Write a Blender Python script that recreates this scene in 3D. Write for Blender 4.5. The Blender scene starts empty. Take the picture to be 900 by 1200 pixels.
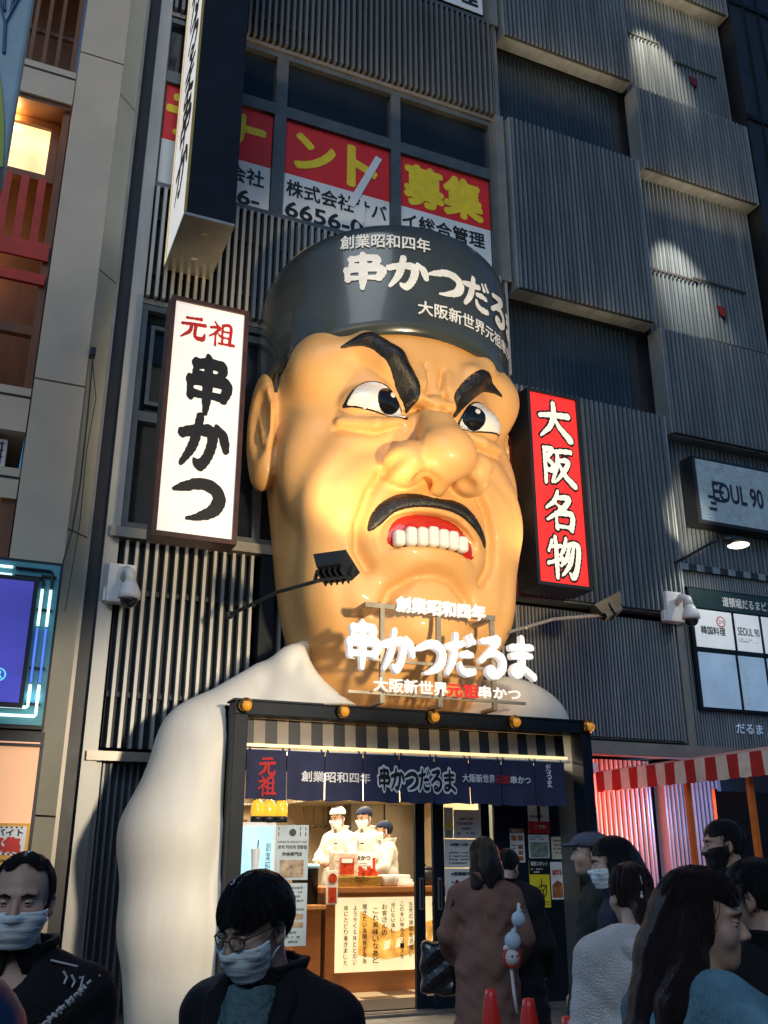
import bpy, bmesh, math, random
import numpy as np
from mathutils import Vector, Matrix, Euler
random.seed(7); np.random.seed(7)
R = math.radians
SC = bpy.context.scene
COL = SC.collection

# ---------------------------------------------------------------- camera
cam_data = bpy.data.cameras.new("camera")
cam = bpy.data.objects.new("camera", cam_data); COL.objects.link(cam)
cam_data.sensor_fit = 'VERTICAL'; cam_data.sensor_height = 36.0
cam_data.lens = 36.0 * 1113.0 / 1200.0
cam_data.clip_start = 0.05; cam_data.clip_end = 2000
cam.location = (0, 0, 1.5)
# 20 degrees up, looking 23.5 degrees to the right of the shop front's normal
cam.rotation_euler = (R(90 + 20.0), 0, R(-23.5))
SC.camera = cam

# ---------------------------------------------------------------- sky, sun, exposure
world = bpy.data.worlds.new("World"); SC.world = world
world.use_nodes = True
wn = world.node_tree.nodes; wl = world.node_tree.links
bg = wn['Background']
sky = wn.new('ShaderNodeTexSky'); sky.sky_type = 'NISHITA'; sky.sun_disc = False
SUN_EL, SUN_AZ = R(5.0), R(215.0)          # low sun behind the street, to the camera's left
sky.sun_elevation = SUN_EL; sky.sun_rotation = SUN_AZ
sky.air_density = 1.0; sky.dust_density = 0.4; sky.ozone_density = 5.0
wl.new(sky.outputs['Color'], bg.inputs['Color'])
bg.inputs['Strength'].default_value = 0.185
sun_data = bpy.data.lights.new("sun", 'SUN'); sun_data.energy = 0.85; sun_data.angle = R(35)
sun_data.color = (0.82, 0.92, 1.0)
sun = bpy.data.objects.new("sun", sun_data); COL.objects.link(sun)
# sun direction: from behind-left of the camera, fairly high so that it grazes the ribs
sun.rotation_euler = (R(52), 0, R(-32))
SC.view_settings.view_transform = 'Standard'
SC.view_settings.look = 'None'
SC.view_settings.exposure = 0.0
SC.view_settings.gamma = 1.0
SC.cycles.max_bounces = 6
SC.cycles.use_denoising = True
# ================================================================ helpers
def wloc(o):
    v = Vector((0, 0, 0))
    while o is not None:
        v += o.location; o = o.parent
    return v

def tag(o, label=None, cat=None, group=None, kind=None):
    if label: o['label'] = label
    if cat: o['category'] = cat
    if group: o['group'] = group
    if kind: o['kind'] = kind
    return o

def thing(name, label, cat, loc, group=None):
    o = bpy.data.objects.new(name, None); COL.objects.link(o)
    o.location = loc; o.empty_display_size = 0.1
    return tag(o, label, cat, group)

def copy_tree(o, parent=None):
    c = o.copy(); COL.objects.link(c)
    if parent is not None:
        c.parent = parent
    for ch in list(o.children):
        copy_tree(ch, c)
    return c

def link_mesh(name, V, Fs, mats, parent=None, smooth=False, midx=None, origin=None):
    V = np.asarray(V, dtype=float).reshape(-1, 3)
    if origin is None:
        if parent is not None:
            origin = wloc(parent)
            off = Vector((0, 0, 0))
        else:
            lo = V.min(0); hi = V.max(0)
            origin = Vector(((lo[0]+hi[0])/2, (lo[1]+hi[1])/2, lo[2])); off = origin
    else:
        off = Vector(origin) - (wloc(parent) if parent is not None else Vector((0, 0, 0)))
    me = bpy.data.meshes.new(name)
    me.from_pydata((V - np.array(origin)).tolist(), [], [list(map(int, f)) for f in Fs] if not isinstance(Fs, np.ndarray) else Fs.tolist())
    if not isinstance(mats, (list, tuple)): mats = [mats]
    for m in mats: me.materials.append(m)
    if midx is not None: me.polygons.foreach_set('material_index', np.asarray(midx, dtype=np.int32))
    if smooth: me.polygons.foreach_set('use_smooth', np.ones(len(me.polygons), dtype=bool))
    me.update()
    o = bpy.data.objects.new(name, me); COL.objects.link(o)
    if parent is not None: o.parent = parent
    o.location = off
    return o

class MB:
    """collects shapes, then builds them as ONE mesh object"""
    def __init__(s): s.v = []; s.f = []; s.m = []; s.cur = 0; s.n = 0
    def add(s, V, Fs, m=None):
        b = s.n
        s.v.extend([tuple(map(float, p)) for p in V]); s.n += len(V)
        for f in Fs:
            s.f.append([b + int(i) for i in f]); s.m.append(s.cur if m is None else m)
        return s
    def hexa(s, P, m=None):   # 8 points: bottom ring 0-3, top ring 4-7
        return s.add(P, [(3,2,1,0),(4,5,6,7),(0,1,5,4),(1,2,6,5),(2,3,7,6),(3,0,4,7)], m)
    def box(s, x0, x1, y0, y1, z0, z1, m=None):
        return s.hexa([(x0,y0,z0),(x1,y0,z0),(x1,y1,z0),(x0,y1,z0),(x0,y0,z1),(x1,y0,z1),(x1,y1,z1),(x0,y1,z1)], m)
    def bbox(s, x0, x1, y0, y1, z0, z1, b=.01, m=None):   # box with chamfered edges
        bm = bmesh.new()
        bmesh.ops.create_cube(bm, size=1.0)
        for v in bm.verts:
            v.co = Vector(((x0+x1)/2 + v.co.x*(x1-x0), (y0+y1)/2 + v.co.y*(y1-y0), (z0+z1)/2 + v.co.z*(z1-z0)))
        bmesh.ops.bevel(bm, geom=list(bm.edges), offset=b, segments=2, profile=.6, affect='EDGES')
        return s.bm(bm, m)
    def bm(s, bm, m=None):
        bm.verts.index_update()
        s.add([v.co[:] for v in bm.verts], [[v.index for v in f.verts] for f in bm.faces], m); bm.free(); return s
    def bar(s, a, b, w, h, m=None, upv=(0,0,1)):
        a = Vector(a); b = Vector(b); d = (b-a).normalized(); u = Vector(upv)
        if abs(d.dot(u)) > .95: u = Vector((1,0,0))
        sd = d.cross(u).normalized()*w/2; uu = sd.cross(d).normalized()*h/2
        return s.hexa([a-sd-uu, a+sd-uu, b+sd-uu, b-sd-uu, a-sd+uu, a+sd+uu, b+sd+uu, b-sd+uu], m)
    def tube(s, pts, r, n=8, m=None, caps=True):
        pts = [Vector(p) for p in pts]; N = len(pts)
        rs = r if isinstance(r, (list, tuple)) else [r]*N
        V = []; Fs = []; prev = None
        for i, p in enumerate(pts):
            t = (pts[min(i+1,N-1)] - pts[max(i-1,0)]).normalized()
            if prev is None:
                u = Vector((0,0,1)) if abs(t.z) < .9 else Vector((1,0,0))
                u = (u - t*u.dot(t)).normalized()
            else:
                u = (prev - t*prev.dot(t)).normalized()
            prev = u; w = t.cross(u)
            for k in range(n):
                a = 2*math.pi*k/n
                V.append(p + (u*math.cos(a) + w*math.sin(a))*rs[i])
        for i in range(N-1):
            for k in range(n):
                Fs.append((i*n+k, i*n+(k+1)%n, (i+1)*n+(k+1)%n, (i+1)*n+k))
        if caps:
            Fs.append(tuple(range(n))[::-1]); Fs.append(tuple((N-1)*n+k for k in range(n)))
        return s.add(V, Fs, m)
    def lathe(s, prof, c, n=24, m=None, axis=(0,0,1), caps=True):  # prof: (r, h) along axis
        ax = Vector(axis).normalized(); u = Vector((1,0,0)) if abs(ax.x) < .9 else Vector((0,1,0))
        u = (u - ax*u.dot(ax)).normalized(); w = ax.cross(u); c = Vector(c)
        V = []; Fs = []
        for (r, h) in prof:
            for k in range(n):
                a = 2*math.pi*k/n; V.append(c + ax*h + (u*math.cos(a)+w*math.sin(a))*r)
        for i in range(len(prof)-1):
            for k in range(n):
                Fs.append((i*n+k, i*n+(k+1)%n, (i+1)*n+(k+1)%n, (i+1)*n+k))
        if caps:
            Fs.append(tuple(range(n))[::-1]); Fs.append(tuple((len(prof)-1)*n+k for k in range(n)))
        return s.add(V, Fs, m)
    def sphere(s, c, r, n=16, m=None, sc=(1,1,1)):
        bm = bmesh.new(); bmesh.ops.create_uvsphere(bm, u_segments=n, v_segments=max(6,n//2), radius=r)
        for v in bm.verts: v.co = Vector((c[0]+v.co.x*sc[0], c[1]+v.co.y*sc[1], c[2]+v.co.z*sc[2]))
        return s.bm(bm, m)
    def poly(s, P, m=None): return s.add(P, [tuple(range(len(P)))], m)
    def prism(s, P, d, m=None):   # planar outline P extruded by vector d
        n = len(P); d = Vector(d); Q = [Vector(p)+d for p in P]
        return s.add(list(P)+Q, [tuple(range(n))[::-1], tuple(range(n,2*n))] + [(i,(i+1)%n,n+(i+1)%n,n+i) for i in range(n)], m)
    def build(s, name, mats, parent=None, smooth=False, origin=None):
        return link_mesh(name, s.v, s.f, mats, parent, smooth, s.m, origin)

# ---------------------------------------------------------------- materials
def mat(name, col, rough=.6, metal=0.0, var=.12, scale=6.0, bump=0.0, bscale=40.0, spec=.5, coat=0.0, stretch=None, var2=0.0, scale2=1.0, col2=None, sheen=0.0):
    m = bpy.data.materials.new(name); m.use_nodes = True
    nt = m.node_tree; N = nt.nodes; L = nt.links; p = N['Principled BSDF']
    p.inputs['Roughness'].default_value = rough; p.inputs['Metallic'].default_value = metal
    p.inputs['Specular IOR Level'].default_value = spec
    p.inputs['Coat Weight'].default_value = coat; p.inputs['Coat Roughness'].default_value = .08
    if sheen: p.inputs['Sheen Weight'].default_value = sheen
    tc = N.new('ShaderNodeTexCoord'); vec = tc.outputs['Object']
    if stretch:
        mp = N.new('ShaderNodeMapping'); mp.inputs['Scale'].default_value = stretch
        L.new(vec, mp.inputs['Vector']); vec = mp.outputs['Vector']
    ns = N.new('ShaderNodeTexNoise'); ns.inputs['Scale'].default_value = scale; ns.inputs['Detail'].default_value = 6
    ns.inputs['Roughness'].default_value = .6
    L.new(vec, ns.inputs['Vector'])
    rp = N.new('ShaderNodeValToRGB'); rp.color_ramp.elements[0].position = .3; rp.color_ramp.elements[1].position = .72
    c = Vector(col[:3]); lo = c*(1-var); hi = c*(1+var) if col2 is None else Vector(col2[:3])
    rp.color_ramp.elements[0].color = (*lo, 1); rp.color_ramp.elements[1].color = (*[min(1,x) for x in hi], 1)
    L.new(ns.outputs['Fac'], rp.inputs['Fac'])
    out = rp.outputs['Color']
    if var2:
        n2 = N.new('ShaderNodeTexNoise'); n2.inputs['Scale'].default_value = scale2; n2.inputs['Detail'].default_value = 4
        L.new(tc.outputs['Object'], n2.inputs['Vector'])
        mr = N.new('ShaderNodeMapRange'); mr.inputs[1].default_value = .3; mr.inputs[2].default_value = .7
        mr.inputs[3].default_value = 1-var2; mr.inputs[4].default_value = 1.0
        L.new(n2.outputs['Fac'], mr.inputs[0])
        mx = N.new('ShaderNodeVectorMath'); mx.operation = 'SCALE'
        L.new(out, mx.inputs[0]); L.new(mr.outputs[0], mx.inputs['Scale']); out = mx.outputs[0]
    L.new(out, p.inputs['Base Color'])
    # roughness wanders a little too
    rr = N.new('ShaderNodeMapRange'); rr.inputs[3].default_value = max(.02, rough-.1); rr.inputs[4].default_value = min(1, rough+.1)
    L.new(ns.outputs['Fac'], rr.inputs[0]); L.new(rr.outputs[0], p.inputs['Roughness'])
    if bump:
        nb = N.new('ShaderNodeTexNoise'); nb.inputs['Scale'].default_value = bscale; nb.inputs['Detail'].default_value = 5
        L.new(vec, nb.inputs['Vector'])
        bp = N.new('ShaderNodeBump'); bp.inputs['Strength'].default_value = bump; bp.inputs['Distance'].default_value = .02
        L.new(nb.outputs['Fac'], bp.inputs['Height']); L.new(bp.outputs[0], p.inputs['Normal'])
    return m

def emit(name, col, st, var=.06, scale=3.0, rough=.3, base=.7):
    m = mat(name, tuple(min(.8, c*base) for c in col), rough, var=var, scale=scale)
    p = m.node_tree.nodes['Principled BSDF']; N = m.node_tree.nodes; L = m.node_tree.links
    tc = N.new('ShaderNodeTexCoord'); ns = N.new('ShaderNodeTexNoise'); ns.inputs['Scale'].default_value = scale
    L.new(tc.outputs['Object'], ns.inputs['Vector'])
    mr = N.new('ShaderNodeMapRange'); mr.inputs[1].default_value = .25; mr.inputs[2].default_value = .75
    mr.inputs[3].default_value = st*(1-var*2); mr.inputs[4].default_value = st*(1+var)
    L.new(ns.outputs['Fac'], mr.inputs[0]); L.new(mr.outputs[0], p.inputs['Emission Strength'])
    p.inputs['Emission Color'].default_value = (*col, 1)
    return m

def glass(name, col=(.02,.03,.04), rough=.06):
    m = mat(name, col, rough, var=.4, scale=.8, spec=.3)
    return m

def light(name, kind, loc, energy, col=(1,1,1), size=.1, target=None, spot=60, blend=.4, parent=None):
    d = bpy.data.lights.new(name, kind); d.energy = energy; d.color = col
    if kind == 'AREA':
        d.shape = 'RECTANGLE'
        d.size = size[0] if isinstance(size, tuple) else size; d.size_y = size[1] if isinstance(size, tuple) else size
    else: d.shadow_soft_size = size
    if kind == 'SPOT': d.spot_size = R(spot); d.spot_blend = blend
    o = bpy.data.objects.new(name, d); COL.objects.link(o); o.location = loc
    if target is not None:
        o.rotation_euler = (Vector(target)-Vector(loc)).to_track_quat('-Z', 'Y').to_euler()
    return o

# ---------------------------------------------------------------- lettering
_tc = {}
def font_mesh(s, bold=0.0):
    k = (s, bold)
    if k in _tc: return _tc[k]
    cu = bpy.data.curves.new("lettering", 'FONT'); cu.body = s; cu.size = 1.0; cu.offset = bold; cu.resolution_u = 3
    ob = bpy.data.objects.new("lettering", cu); COL.objects.link(ob)
    dg = bpy.context.evaluated_depsgraph_get(); me = bpy.data.meshes.new_from_object(ob.evaluated_get(dg))
    V = np.array([v.co[:2] for v in me.vertices]) if len(me.vertices) else np.zeros((0,2))
    Fs = [tuple(p.vertices) for p in me.polygons]
    bpy.data.objects.remove(ob); bpy.data.curves.remove(cu); bpy.data.meshes.remove(me)
    _tc[k] = (V, Fs); return V, Fs

def text(mb, s, o, xd, yd, w=None, h=None, m=0, bold=0.0, vertical=False, gap=.08, fn=None):
    """flat lettering into mb. o = lower-left corner of its box; box w x h (either may be None)."""
    o = Vector(o); xd = Vector(xd).normalized(); yd = Vector(yd).normalized()
    if vertical:
        n = len(s); ch = h/n
        for i, c in enumerate(s):
            if c == ' ': continue
            text(mb, c, o + yd*(h-(i+1)*ch+gap*ch/2), xd, yd, w=w, h=ch*(1-gap), m=m, bold=bold, fn=fn)
        return
    V, Fs = font_mesh(s, 0.0)
    if len(V) == 0: return
    lo = V.min(0); hi = V.max(0); sz = np.maximum(hi-lo, 1e-3)
    sx = (w/sz[0]) if w else None; sy = (h/sz[1]) if h else None
    if sx is None: sx = sy
    if sy is None: sy = sx
    if len(s) == 1 and w and h:
        pass
    # heavier strokes: a few copies, each shifted by a fraction of a stroke and laid 0.4 mm over the last
    sh = [(0,0)] if not bold else [(0,0)] + [(math.cos(a)*bold*1.15, math.sin(a)*bold*1.15) for a in np.linspace(0, 2*math.pi, 8, endpoint=False)]
    nn = xd.cross(yd)
    for i, (da, db) in enumerate(sh):
        P = []
        for a, b in V:
            x = (a-lo[0]+da)*sx; y = (b-lo[1]+db)*sy
            P.append((Vector(fn(x, y)) if fn else o + xd*x + yd*y) + nn*(.0004*i))
        mb.add(P, Fs, m)

BRUSH = {
 '串': [[(24,90,9),(23,66,8)],[(22,89,9),(80,90,10),(77,66,8)],[(24,67,8),(78,67,8)],[(12,56,9),(15,26,9)],[(12,55,9),(90,57,11),(86,26,9)],[(14,29,8),(86,29,8)],[(50,102,8),(51,60,11),(50,22,10),(49,-4,6)]],
 'か': [[(4,64,9),(40,74,10),(66,72,12),(68,48,11),(58,18,10),(44,4,10),(32,14,3)],[(40,100,9),(34,62,10),(24,32,9),(6,4,5)],[(76,84,6),(92,66,11),(98,42,8)]],
 'つ': [[(0,62,4),(22,70,9),(52,80,11),(82,74,13),(95,52,14),(84,26,12),(58,10,8),(30,2,3)]],
 'だ': [[(4,70,8),(30,74,10),(58,80,8)],[(36,102,8),(30,60,11),(20,28,10),(4,2,6)],[(50,50,7),(70,54,9),(88,52,7)],[(48,28,6),(52,12,9),(72,6,10),(94,10,8)],[(72,98,5),(80,82,8)],[(87,104,5),(96,88,8)]],
 'る': [[(18,90,7),(46,94,9),(74,96,11),(50,68,9),(12,38,7),(34,54,8),(64,60,9),(88,46,12),(86,20,11),(62,2,9),(40,4,8),(36,16,7),(50,22,7),(62,12,6)]],
 'ま': [[(12,76,8),(50,80,9),(88,80,8)],[(16,54,8),(50,58,9),(84,57,7)],[(54,104,8),(53,60,10),(52,28,10),(40,6,9),(20,6,8),(16,18,7),(32,28,8),(58,22,9),(92,2,10)]],
 '大': [[(4,60,7),(40,66,9),(96,70,11)],[(50,100,9),(48,64,11),(34,30,9),(4,2,4)],[(50,60,7),(66,34,10),(98,2,14)]],
 '阪': [[(12,94,8),(13,50,8),(12,0,7)],[(12,92,7),(36,93,9),(20,66,7),(36,52,8),(32,34,9),(18,36,5)],[(44,88,6),(70,92,8),(96,94,8)],[(52,90,7),(50,50,9),(32,2,5)],[(52,63,6),(86,66,9),(70,34,8),(40,2,4)],[(56,56,5),(74,24,10),(102,0,12)]],
 '名': [[(46,102,6),(34,76,8),(8,54,4)],[(40,84,6),(80,86,10),(56,54,9),(8,22,4)],[(38,68,5),(52,58,8)],[(36,42,7),(38,2,8)],[(36,41,7),(86,43,10),(82,2,9)],[(38,8,7),(84,8,7)]],
 '物': [[(18,92,6),(6,64,5)],[(12,76,6),(46,80,7)],[(29,102,7),(30,50,9),(29,-2,7)],[(4,32,6),(48,48,7)],[(62,102,6),(54,74,8),(40,54,4)],[(56,82,6),(98,86,10),(92,30,9),(78,2,10),(68,12,4)],[(70,80,6),(60,48,8),(42,28,4)],[(84,78,6),(70,34,8),(44,4,4)]],
 '元': [[(22,88,7),(80,92,9)],[(4,60,7),(50,64,8),(98,67,9)],[(42,64,8),(36,30,9),(2,0,4)],[(60,62,8),(58,20,9),(68,5,10),(92,6,11),(98,28,4)]],
 '祖': [[(22,102,5),(32,86,8)],[(4,74,6),(42,78,8),(26,54,6),(2,34,4)],[(27,58,6),(26,-2,7)],[(32,56,4),(46,42,7)],[(54,92,7),(55,8,7)],[(54,91,7),(88,92,8),(86,8,8)],[(54,65,6),(86,65,6)],[(54,38,6),(86,38,6)],[(42,8,6),(104,10,8)]],
}
def _smooth(st, n=7):
    P = np.array(st, float)
    if len(P) == 2:
        t = np.linspace(0, 1, n)[:, None]; Q = P[0]*(1-t)+P[1]*t
        Q[:, 2] *= 1 - .22*np.sin(np.linspace(0, math.pi, n)); return Q
    out = []
    for i in range(len(P)-1):
        p0 = P[max(i-1,0)]; p1 = P[i]; p2 = P[i+1]; p3 = P[min(i+2,len(P)-1)]
        for t in np.linspace(0, 1, n, endpoint=False):
            out.append(.5*((2*p1)+(-p0+p2)*t+(2*p0-5*p1+4*p2-p3)*t*t+(-p0+3*p1-3*p2+p3)*t**3))
    out.append(P[-1]); Q = np.array(out); Q[:, 2] = np.maximum(Q[:, 2], 2); return Q
_gc = {}
def glyph(ch, fat=1.0, grow=0.0, res=58):
    """brush glyph -> (verts2d, faces, boundary segments) in a 0..1 box"""
    k = (ch, fat, grow, res)
    if k in _gc: return _gc[k]
    lo, hi = -14-grow, 114+grow
    g = np.linspace(lo, hi, res); X, Y = np.meshgrid(g, g, indexing='ij'); D = np.full(X.shape, 1e3)
    for st in BRUSH[ch]:
        Q = _smooth(st)
        for a, b in zip(Q[:-1], Q[1:]):
            dx, dy = b[0]-a[0], b[1]-a[1]; L2 = dx*dx+dy*dy+1e-9
            t = np.clip(((X-a[0])*dx+(Y-a[1])*dy)/L2, 0, 1)
            # a slanted, slightly flat brush
            ex = X-(a[0]+t*dx); ey = Y-(a[1]+t*dy)
            D = np.minimum(D, np.hypot(ex*1.08+ey*.12, ey*.92) - (a[2]+t*(b[2]-a[2]))*.80*fat)
    D = D - grow + .9*np.sin(X*.31+Y*.17)*np.sin(Y*.27)      # ragged bristle edge
    r = contour_fill(D, g, g); r = (r[0]/100.0, r[1], r[2]); _gc[k] = r; return r

def contour_fill(D, gx, gy):
    """marching squares, inside = D<0; full cells merged in short runs"""
    nx, ny = D.shape; ins = D < 0; V = []; idx = {}; Fs = []; seg = []
    def pt(i, j):
        k = (i, j)
        if k not in idx: idx[k] = len(V); V.append((gx[i], gy[j]))
        return idx[k]
    def ed(i, j, i2, j2):
        k = (i, j, i2, j2) if (i, j) < (i2, j2) else (i2, j2, i, j)
        if k not in idx:
            a, b = D[k[0], k[1]], D[k[2], k[3]]; t = a/(a-b)
            idx[k] = len(V); V.append((gx[k[0]]+(gx[k[2]]-gx[k[0]])*t, gy[k[1]]+(gy[k[3]]-gy[k[1]])*t))
        return idx[k]
    for j in range(ny-1):
        run = None
        for i in range(nx-1):
            c = [(i,j),(i+1,j),(i+1,j+1),(i,j+1)]; s = [ins[a] for a in c]; n = sum(s)
            if n == 4:
                if run is None: run = i
                if i-run >= 4:
                    Fs.append((pt(run,j),pt(i+1,j),pt(i+1,j+1),pt(run,j+1))); run = None
                continue
            if run is not None:
                Fs.append((pt(run,j),pt(i,j),pt(i,j+1),pt(run,j+1))); run = None
            if n == 0: continue
            P = []; cr = []
            for q in range(4):
                a, b = c[q], c[(q+1)%4]
                if s[q]: P.append(pt(*a))
                if s[q] != s[(q+1)%4]: e = ed(*a, *b); P.append(e); cr.append((e, s[q]))
            Fs.append(tuple(P))
            if len(cr) == 2:
                (a, sa), (b, sb) = cr
                seg.append((a, b) if sa else (b, a))
        if run is not None: Fs.append((pt(run,j),pt(nx-1,j),pt(nx-1,j+1),pt(run,j+1)))
    return np.array(V), Fs, seg

def brush(mb, s, o, xd, yd, w, h, m=0, fat=1.0, grow=0.0, vertical=False, gap=.06, depth=0.0, sizes=None, drops=None, fn=None, res=58):
    """brush lettering; o = lower-left of the box w x h; depth extrudes backwards (away from xd x yd)"""
    o = Vector(o); xd = Vector(xd).normalized(); yd = Vector(yd).normalized(); nn = xd.cross(yd)
    n = len(s); sizes = sizes or [1]*n; tot = sum(sizes); acc = 0
    for i, ch in enumerate(s):
        V, Fs, seg = glyph(ch, fat, grow, res)
        if vertical:
            cw, chh = w, h*sizes[i]/tot*(1-gap); ox, oy = 0, h*(1-(acc+sizes[i])/tot)+h*sizes[i]/tot*gap/2
        else:
            cw, chh = w*sizes[i]/tot*(1-gap), h*(sizes[i]/max(sizes))**.6; ox, oy = w*acc/tot+w*sizes[i]/tot*gap/2, 0
        if drops: oy += drops[i]*h
        acc += sizes[i]
        P = [(fn(ox+a*cw, oy+b*chh) if fn else o + xd*(ox+a*cw) + yd*(oy+b*chh)) for a, b in V]
        mb.add(P, Fs, m)
        if depth:
            N = len(P); P2 = [Vector(p) - nn*depth for p in P]
            mb.add(P2, [tuple(reversed(f)) for f in Fs], m)
            mb.add(list(P)+P2, [(a, b, N+b, N+a) for a, b in seg], m)

def scribble(mb, o, xd, yd, w, h, lines, m=0, seed=0, dens=.8, vertical=False):
    """rows of tiny unreadable print: small bars of uneven length"""
    rnd = random.Random(seed); o = Vector(o); xd = Vector(xd); yd = Vector(yd)
    for i in range(lines):
        y = h*(1-(i+.75)/lines); x = 0; hh = h/lines*.42
        end = w*rnd.uniform(.6, 1)
        while x < end:
            l = rnd.uniform(.5, 2.0)*hh
            if rnd.random() < dens and x+l < w:
                y0 = y + rnd.uniform(-.1,.1)*hh
                for dy in ((0, .35), (.62, 1)):
                    p = o+xd*x+yd*(y0+hh*dy[0]); q = o+xd*(x+l)+yd*(y0+hh*dy[1])
                    mb.add([p, o+xd*(x+l)+yd*(y0+hh*dy[0]), q, o+xd*x+yd*(y0+hh*dy[1])], [(0,1,2,3)], m)
                mx = x+l*rnd.random()*.7
                mb.add([o+xd*mx+yd*(y0+hh*.36), o+xd*(mx+hh*.25)+yd*(y0+hh*.36), o+xd*(mx+hh*.25)+yd*(y0+hh*.61), o+xd*mx+yd*(y0+hh*.61)], [(0,1,2,3)], m)
            x += l + hh*.35

# ---------------------------------------------------------------- sculpting: distance fields and surface nets
F32 = np.float32
class Pt:
    """a field of points; moved(...) gives the same points seen from a turned, shifted frame"""
    __slots__ = ('x','y','z')
    def __init__(s, x, y, z): s.x, s.y, s.z = x, y, z
    def at(s, c, Rm=None):
        x, y, z = s.x-c[0], s.y-c[1], s.z-c[2]
        if Rm is None: return Pt(x, y, z)
        M = np.array(Rm.transposed() if hasattr(Rm, 'transposed') else Rm.T, dtype=F32)
        return Pt(M[0,0]*x+M[0,1]*y+M[0,2]*z, M[1,0]*x+M[1,1]*y+M[1,2]*z, M[2,0]*x+M[2,1]*y+M[2,2]*z)
def ell(p, c, r):
    x, y, z = (p.x-c[0])/r[0], (p.y-c[1])/r[1], (p.z-c[2])/r[2]
    k = np.sqrt(x*x+y*y+z*z); x, y, z = x/r[0], y/r[1], z/r[2]
    return k*(k-1)/np.maximum(np.sqrt(x*x+y*y+z*z), 1e-6)
def cone(p, a, b, ra, rb):
    a = np.array(a, F32); b = np.array(b, F32); d = b-a; L = float(d@d)+1e-9
    x, y, z = p.x-a[0], p.y-a[1], p.z-a[2]
    t = np.clip((x*d[0]+y*d[1]+z*d[2])/L, 0, 1)
    return np.sqrt((x-d[0]*t)**2+(y-d[1]*t)**2+(z-d[2]*t)**2) - (ra+(rb-ra)*t)
def chain(p, pts, rs, k=.02):
    d = None
    for i in range(len(pts)-1):
        e = cone(p, pts[i], pts[i+1], rs[i], rs[i+1]); d = e if d is None else smin(d, e, k)
    return d
def boxd(p, c, h, r=0.0):
    x, y, z = np.abs(p.x-c[0])-h[0]+r, np.abs(p.y-c[1])-h[1]+r, np.abs(p.z-c[2])-h[2]+r
    return np.sqrt(np.maximum(x,0)**2+np.maximum(y,0)**2+np.maximum(z,0)**2)+np.minimum(np.maximum(x,np.maximum(y,z)),0)-r
def smin(a, b, k):
    h = np.clip(.5+.5*(b-a)/k, 0, 1); return b+(a-b)*h-k*h*(1-h)
def smax(a, b, k): return -smin(-a, -b, k)
def axis_steps(lo, hi, h, fine=()):
    """coordinates lo..hi with step h, finer inside the (lo, hi, step) ranges"""
    out = [lo]
    while out[-1] < hi:
        x = out[-1]; s = h
        for a, b, hf in fine:
            if a-h*.5 <= x <= b: s = min(s, hf)
        out.append(x+s)
    return np.array(out, F32)
def nets(fn, xs, ys, zs):
    X, Y, Z = np.meshgrid(xs, ys, zs, indexing='ij')
    D = np.asarray(fn(Pt(X, Y, Z)), F32)
    D[0]=np.maximum(D[0],1e-4);D[-1]=np.maximum(D[-1],1e-4);D[:,0]=np.maximum(D[:,0],1e-4);D[:,-1]=np.maximum(D[:,-1],1e-4);D[:,:,0]=np.maximum(D[:,:,0],1e-4);D[:,:,-1]=np.maximum(D[:,:,-1],1e-4)
    S = D < 0
    nx, ny, nz = D.shape
    c = [S[i:nx-1+i, j:ny-1+j, k:nz-1+k] for i in (0,1) for j in (0,1) for k in (0,1)]
    cnt = sum(a.astype(np.int8) for a in c); act = (cnt > 0) & (cnt < 8)
    ids = np.full(act.shape, -1, np.int64); I = np.argwhere(act); ids[act] = np.arange(len(I))
    acc = np.zeros((len(I), 3)); num = np.zeros(len(I))
    i, j, k = I.T; G = (xs, ys, zs)
    for ax in range(3):
        o = [a for a in range(3) if a != ax]
        for u in (0,1):
            for v in (0,1):
                b = [0,0,0]; b[o[0]] = u; b[o[1]] = v; e = list(b); e[ax] = 1
                d0 = D[i+b[0], j+b[1], k+b[2]]; d1 = D[i+e[0], j+e[1], k+e[2]]; m = (d0 < 0) != (d1 < 0)
                t = np.where(m, d0/np.where(m, d0-d1, 1), 0)
                p = np.stack([xs[i+b[0]], ys[j+b[1]], zs[k+b[2]]], 1).astype(float)
                q = np.stack([xs[i+e[0]], ys[j+e[1]], zs[k+e[2]]], 1).astype(float)
                acc += np.where(m[:,None], p+(q-p)*t[:,None], 0); num += m
    V = acc/np.maximum(num, 1)[:,None]
    Fs = []
    for ax in range(3):
        sl0 = [slice(1,-1)]*3; sl1 = [slice(1,-1)]*3
        sl0[ax] = slice(0, D.shape[ax]-1); sl1[ax] = slice(1, D.shape[ax])
        a = S[tuple(sl0)]; b = S[tuple(sl1)]; E = np.argwhere(a != b)
        if len(E) == 0: continue
        fl = a[tuple(E.T)]
        base = E.copy(); o = [q for q in range(3) if q != ax]
        for q in o: base[:, q] += 1
        def cid(du, dv):
            z = base.copy(); z[:, o[0]] -= du; z[:, o[1]] -= dv
            return ids[z[:,0], z[:,1], z[:,2]]
        Q = np.stack([cid(1,1), cid(0,1), cid(0,0), cid(1,0)], 1)
        if ax == 1: fl = ~fl
        Q = np.where(fl[:,None], Q, Q[:, ::-1]); Fs.append(Q)
    Fs = np.concatenate(Fs) if Fs else np.zeros((0,4), int)
    ok = (Fs >= 0).all(1)
    return V, Fs[ok]
def sculpt(name, fn, xs, ys, zs, m, parent=None, origin=None, xf=None):
    V, Fs = nets(fn, xs, ys, zs)
    if xf is not None: V = xf(V)
    return link_mesh(name, V, Fs, m, parent, True, None, origin)
def span(lo, hi, h): return np.arange(lo, hi+h, h, dtype=F32)
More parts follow.
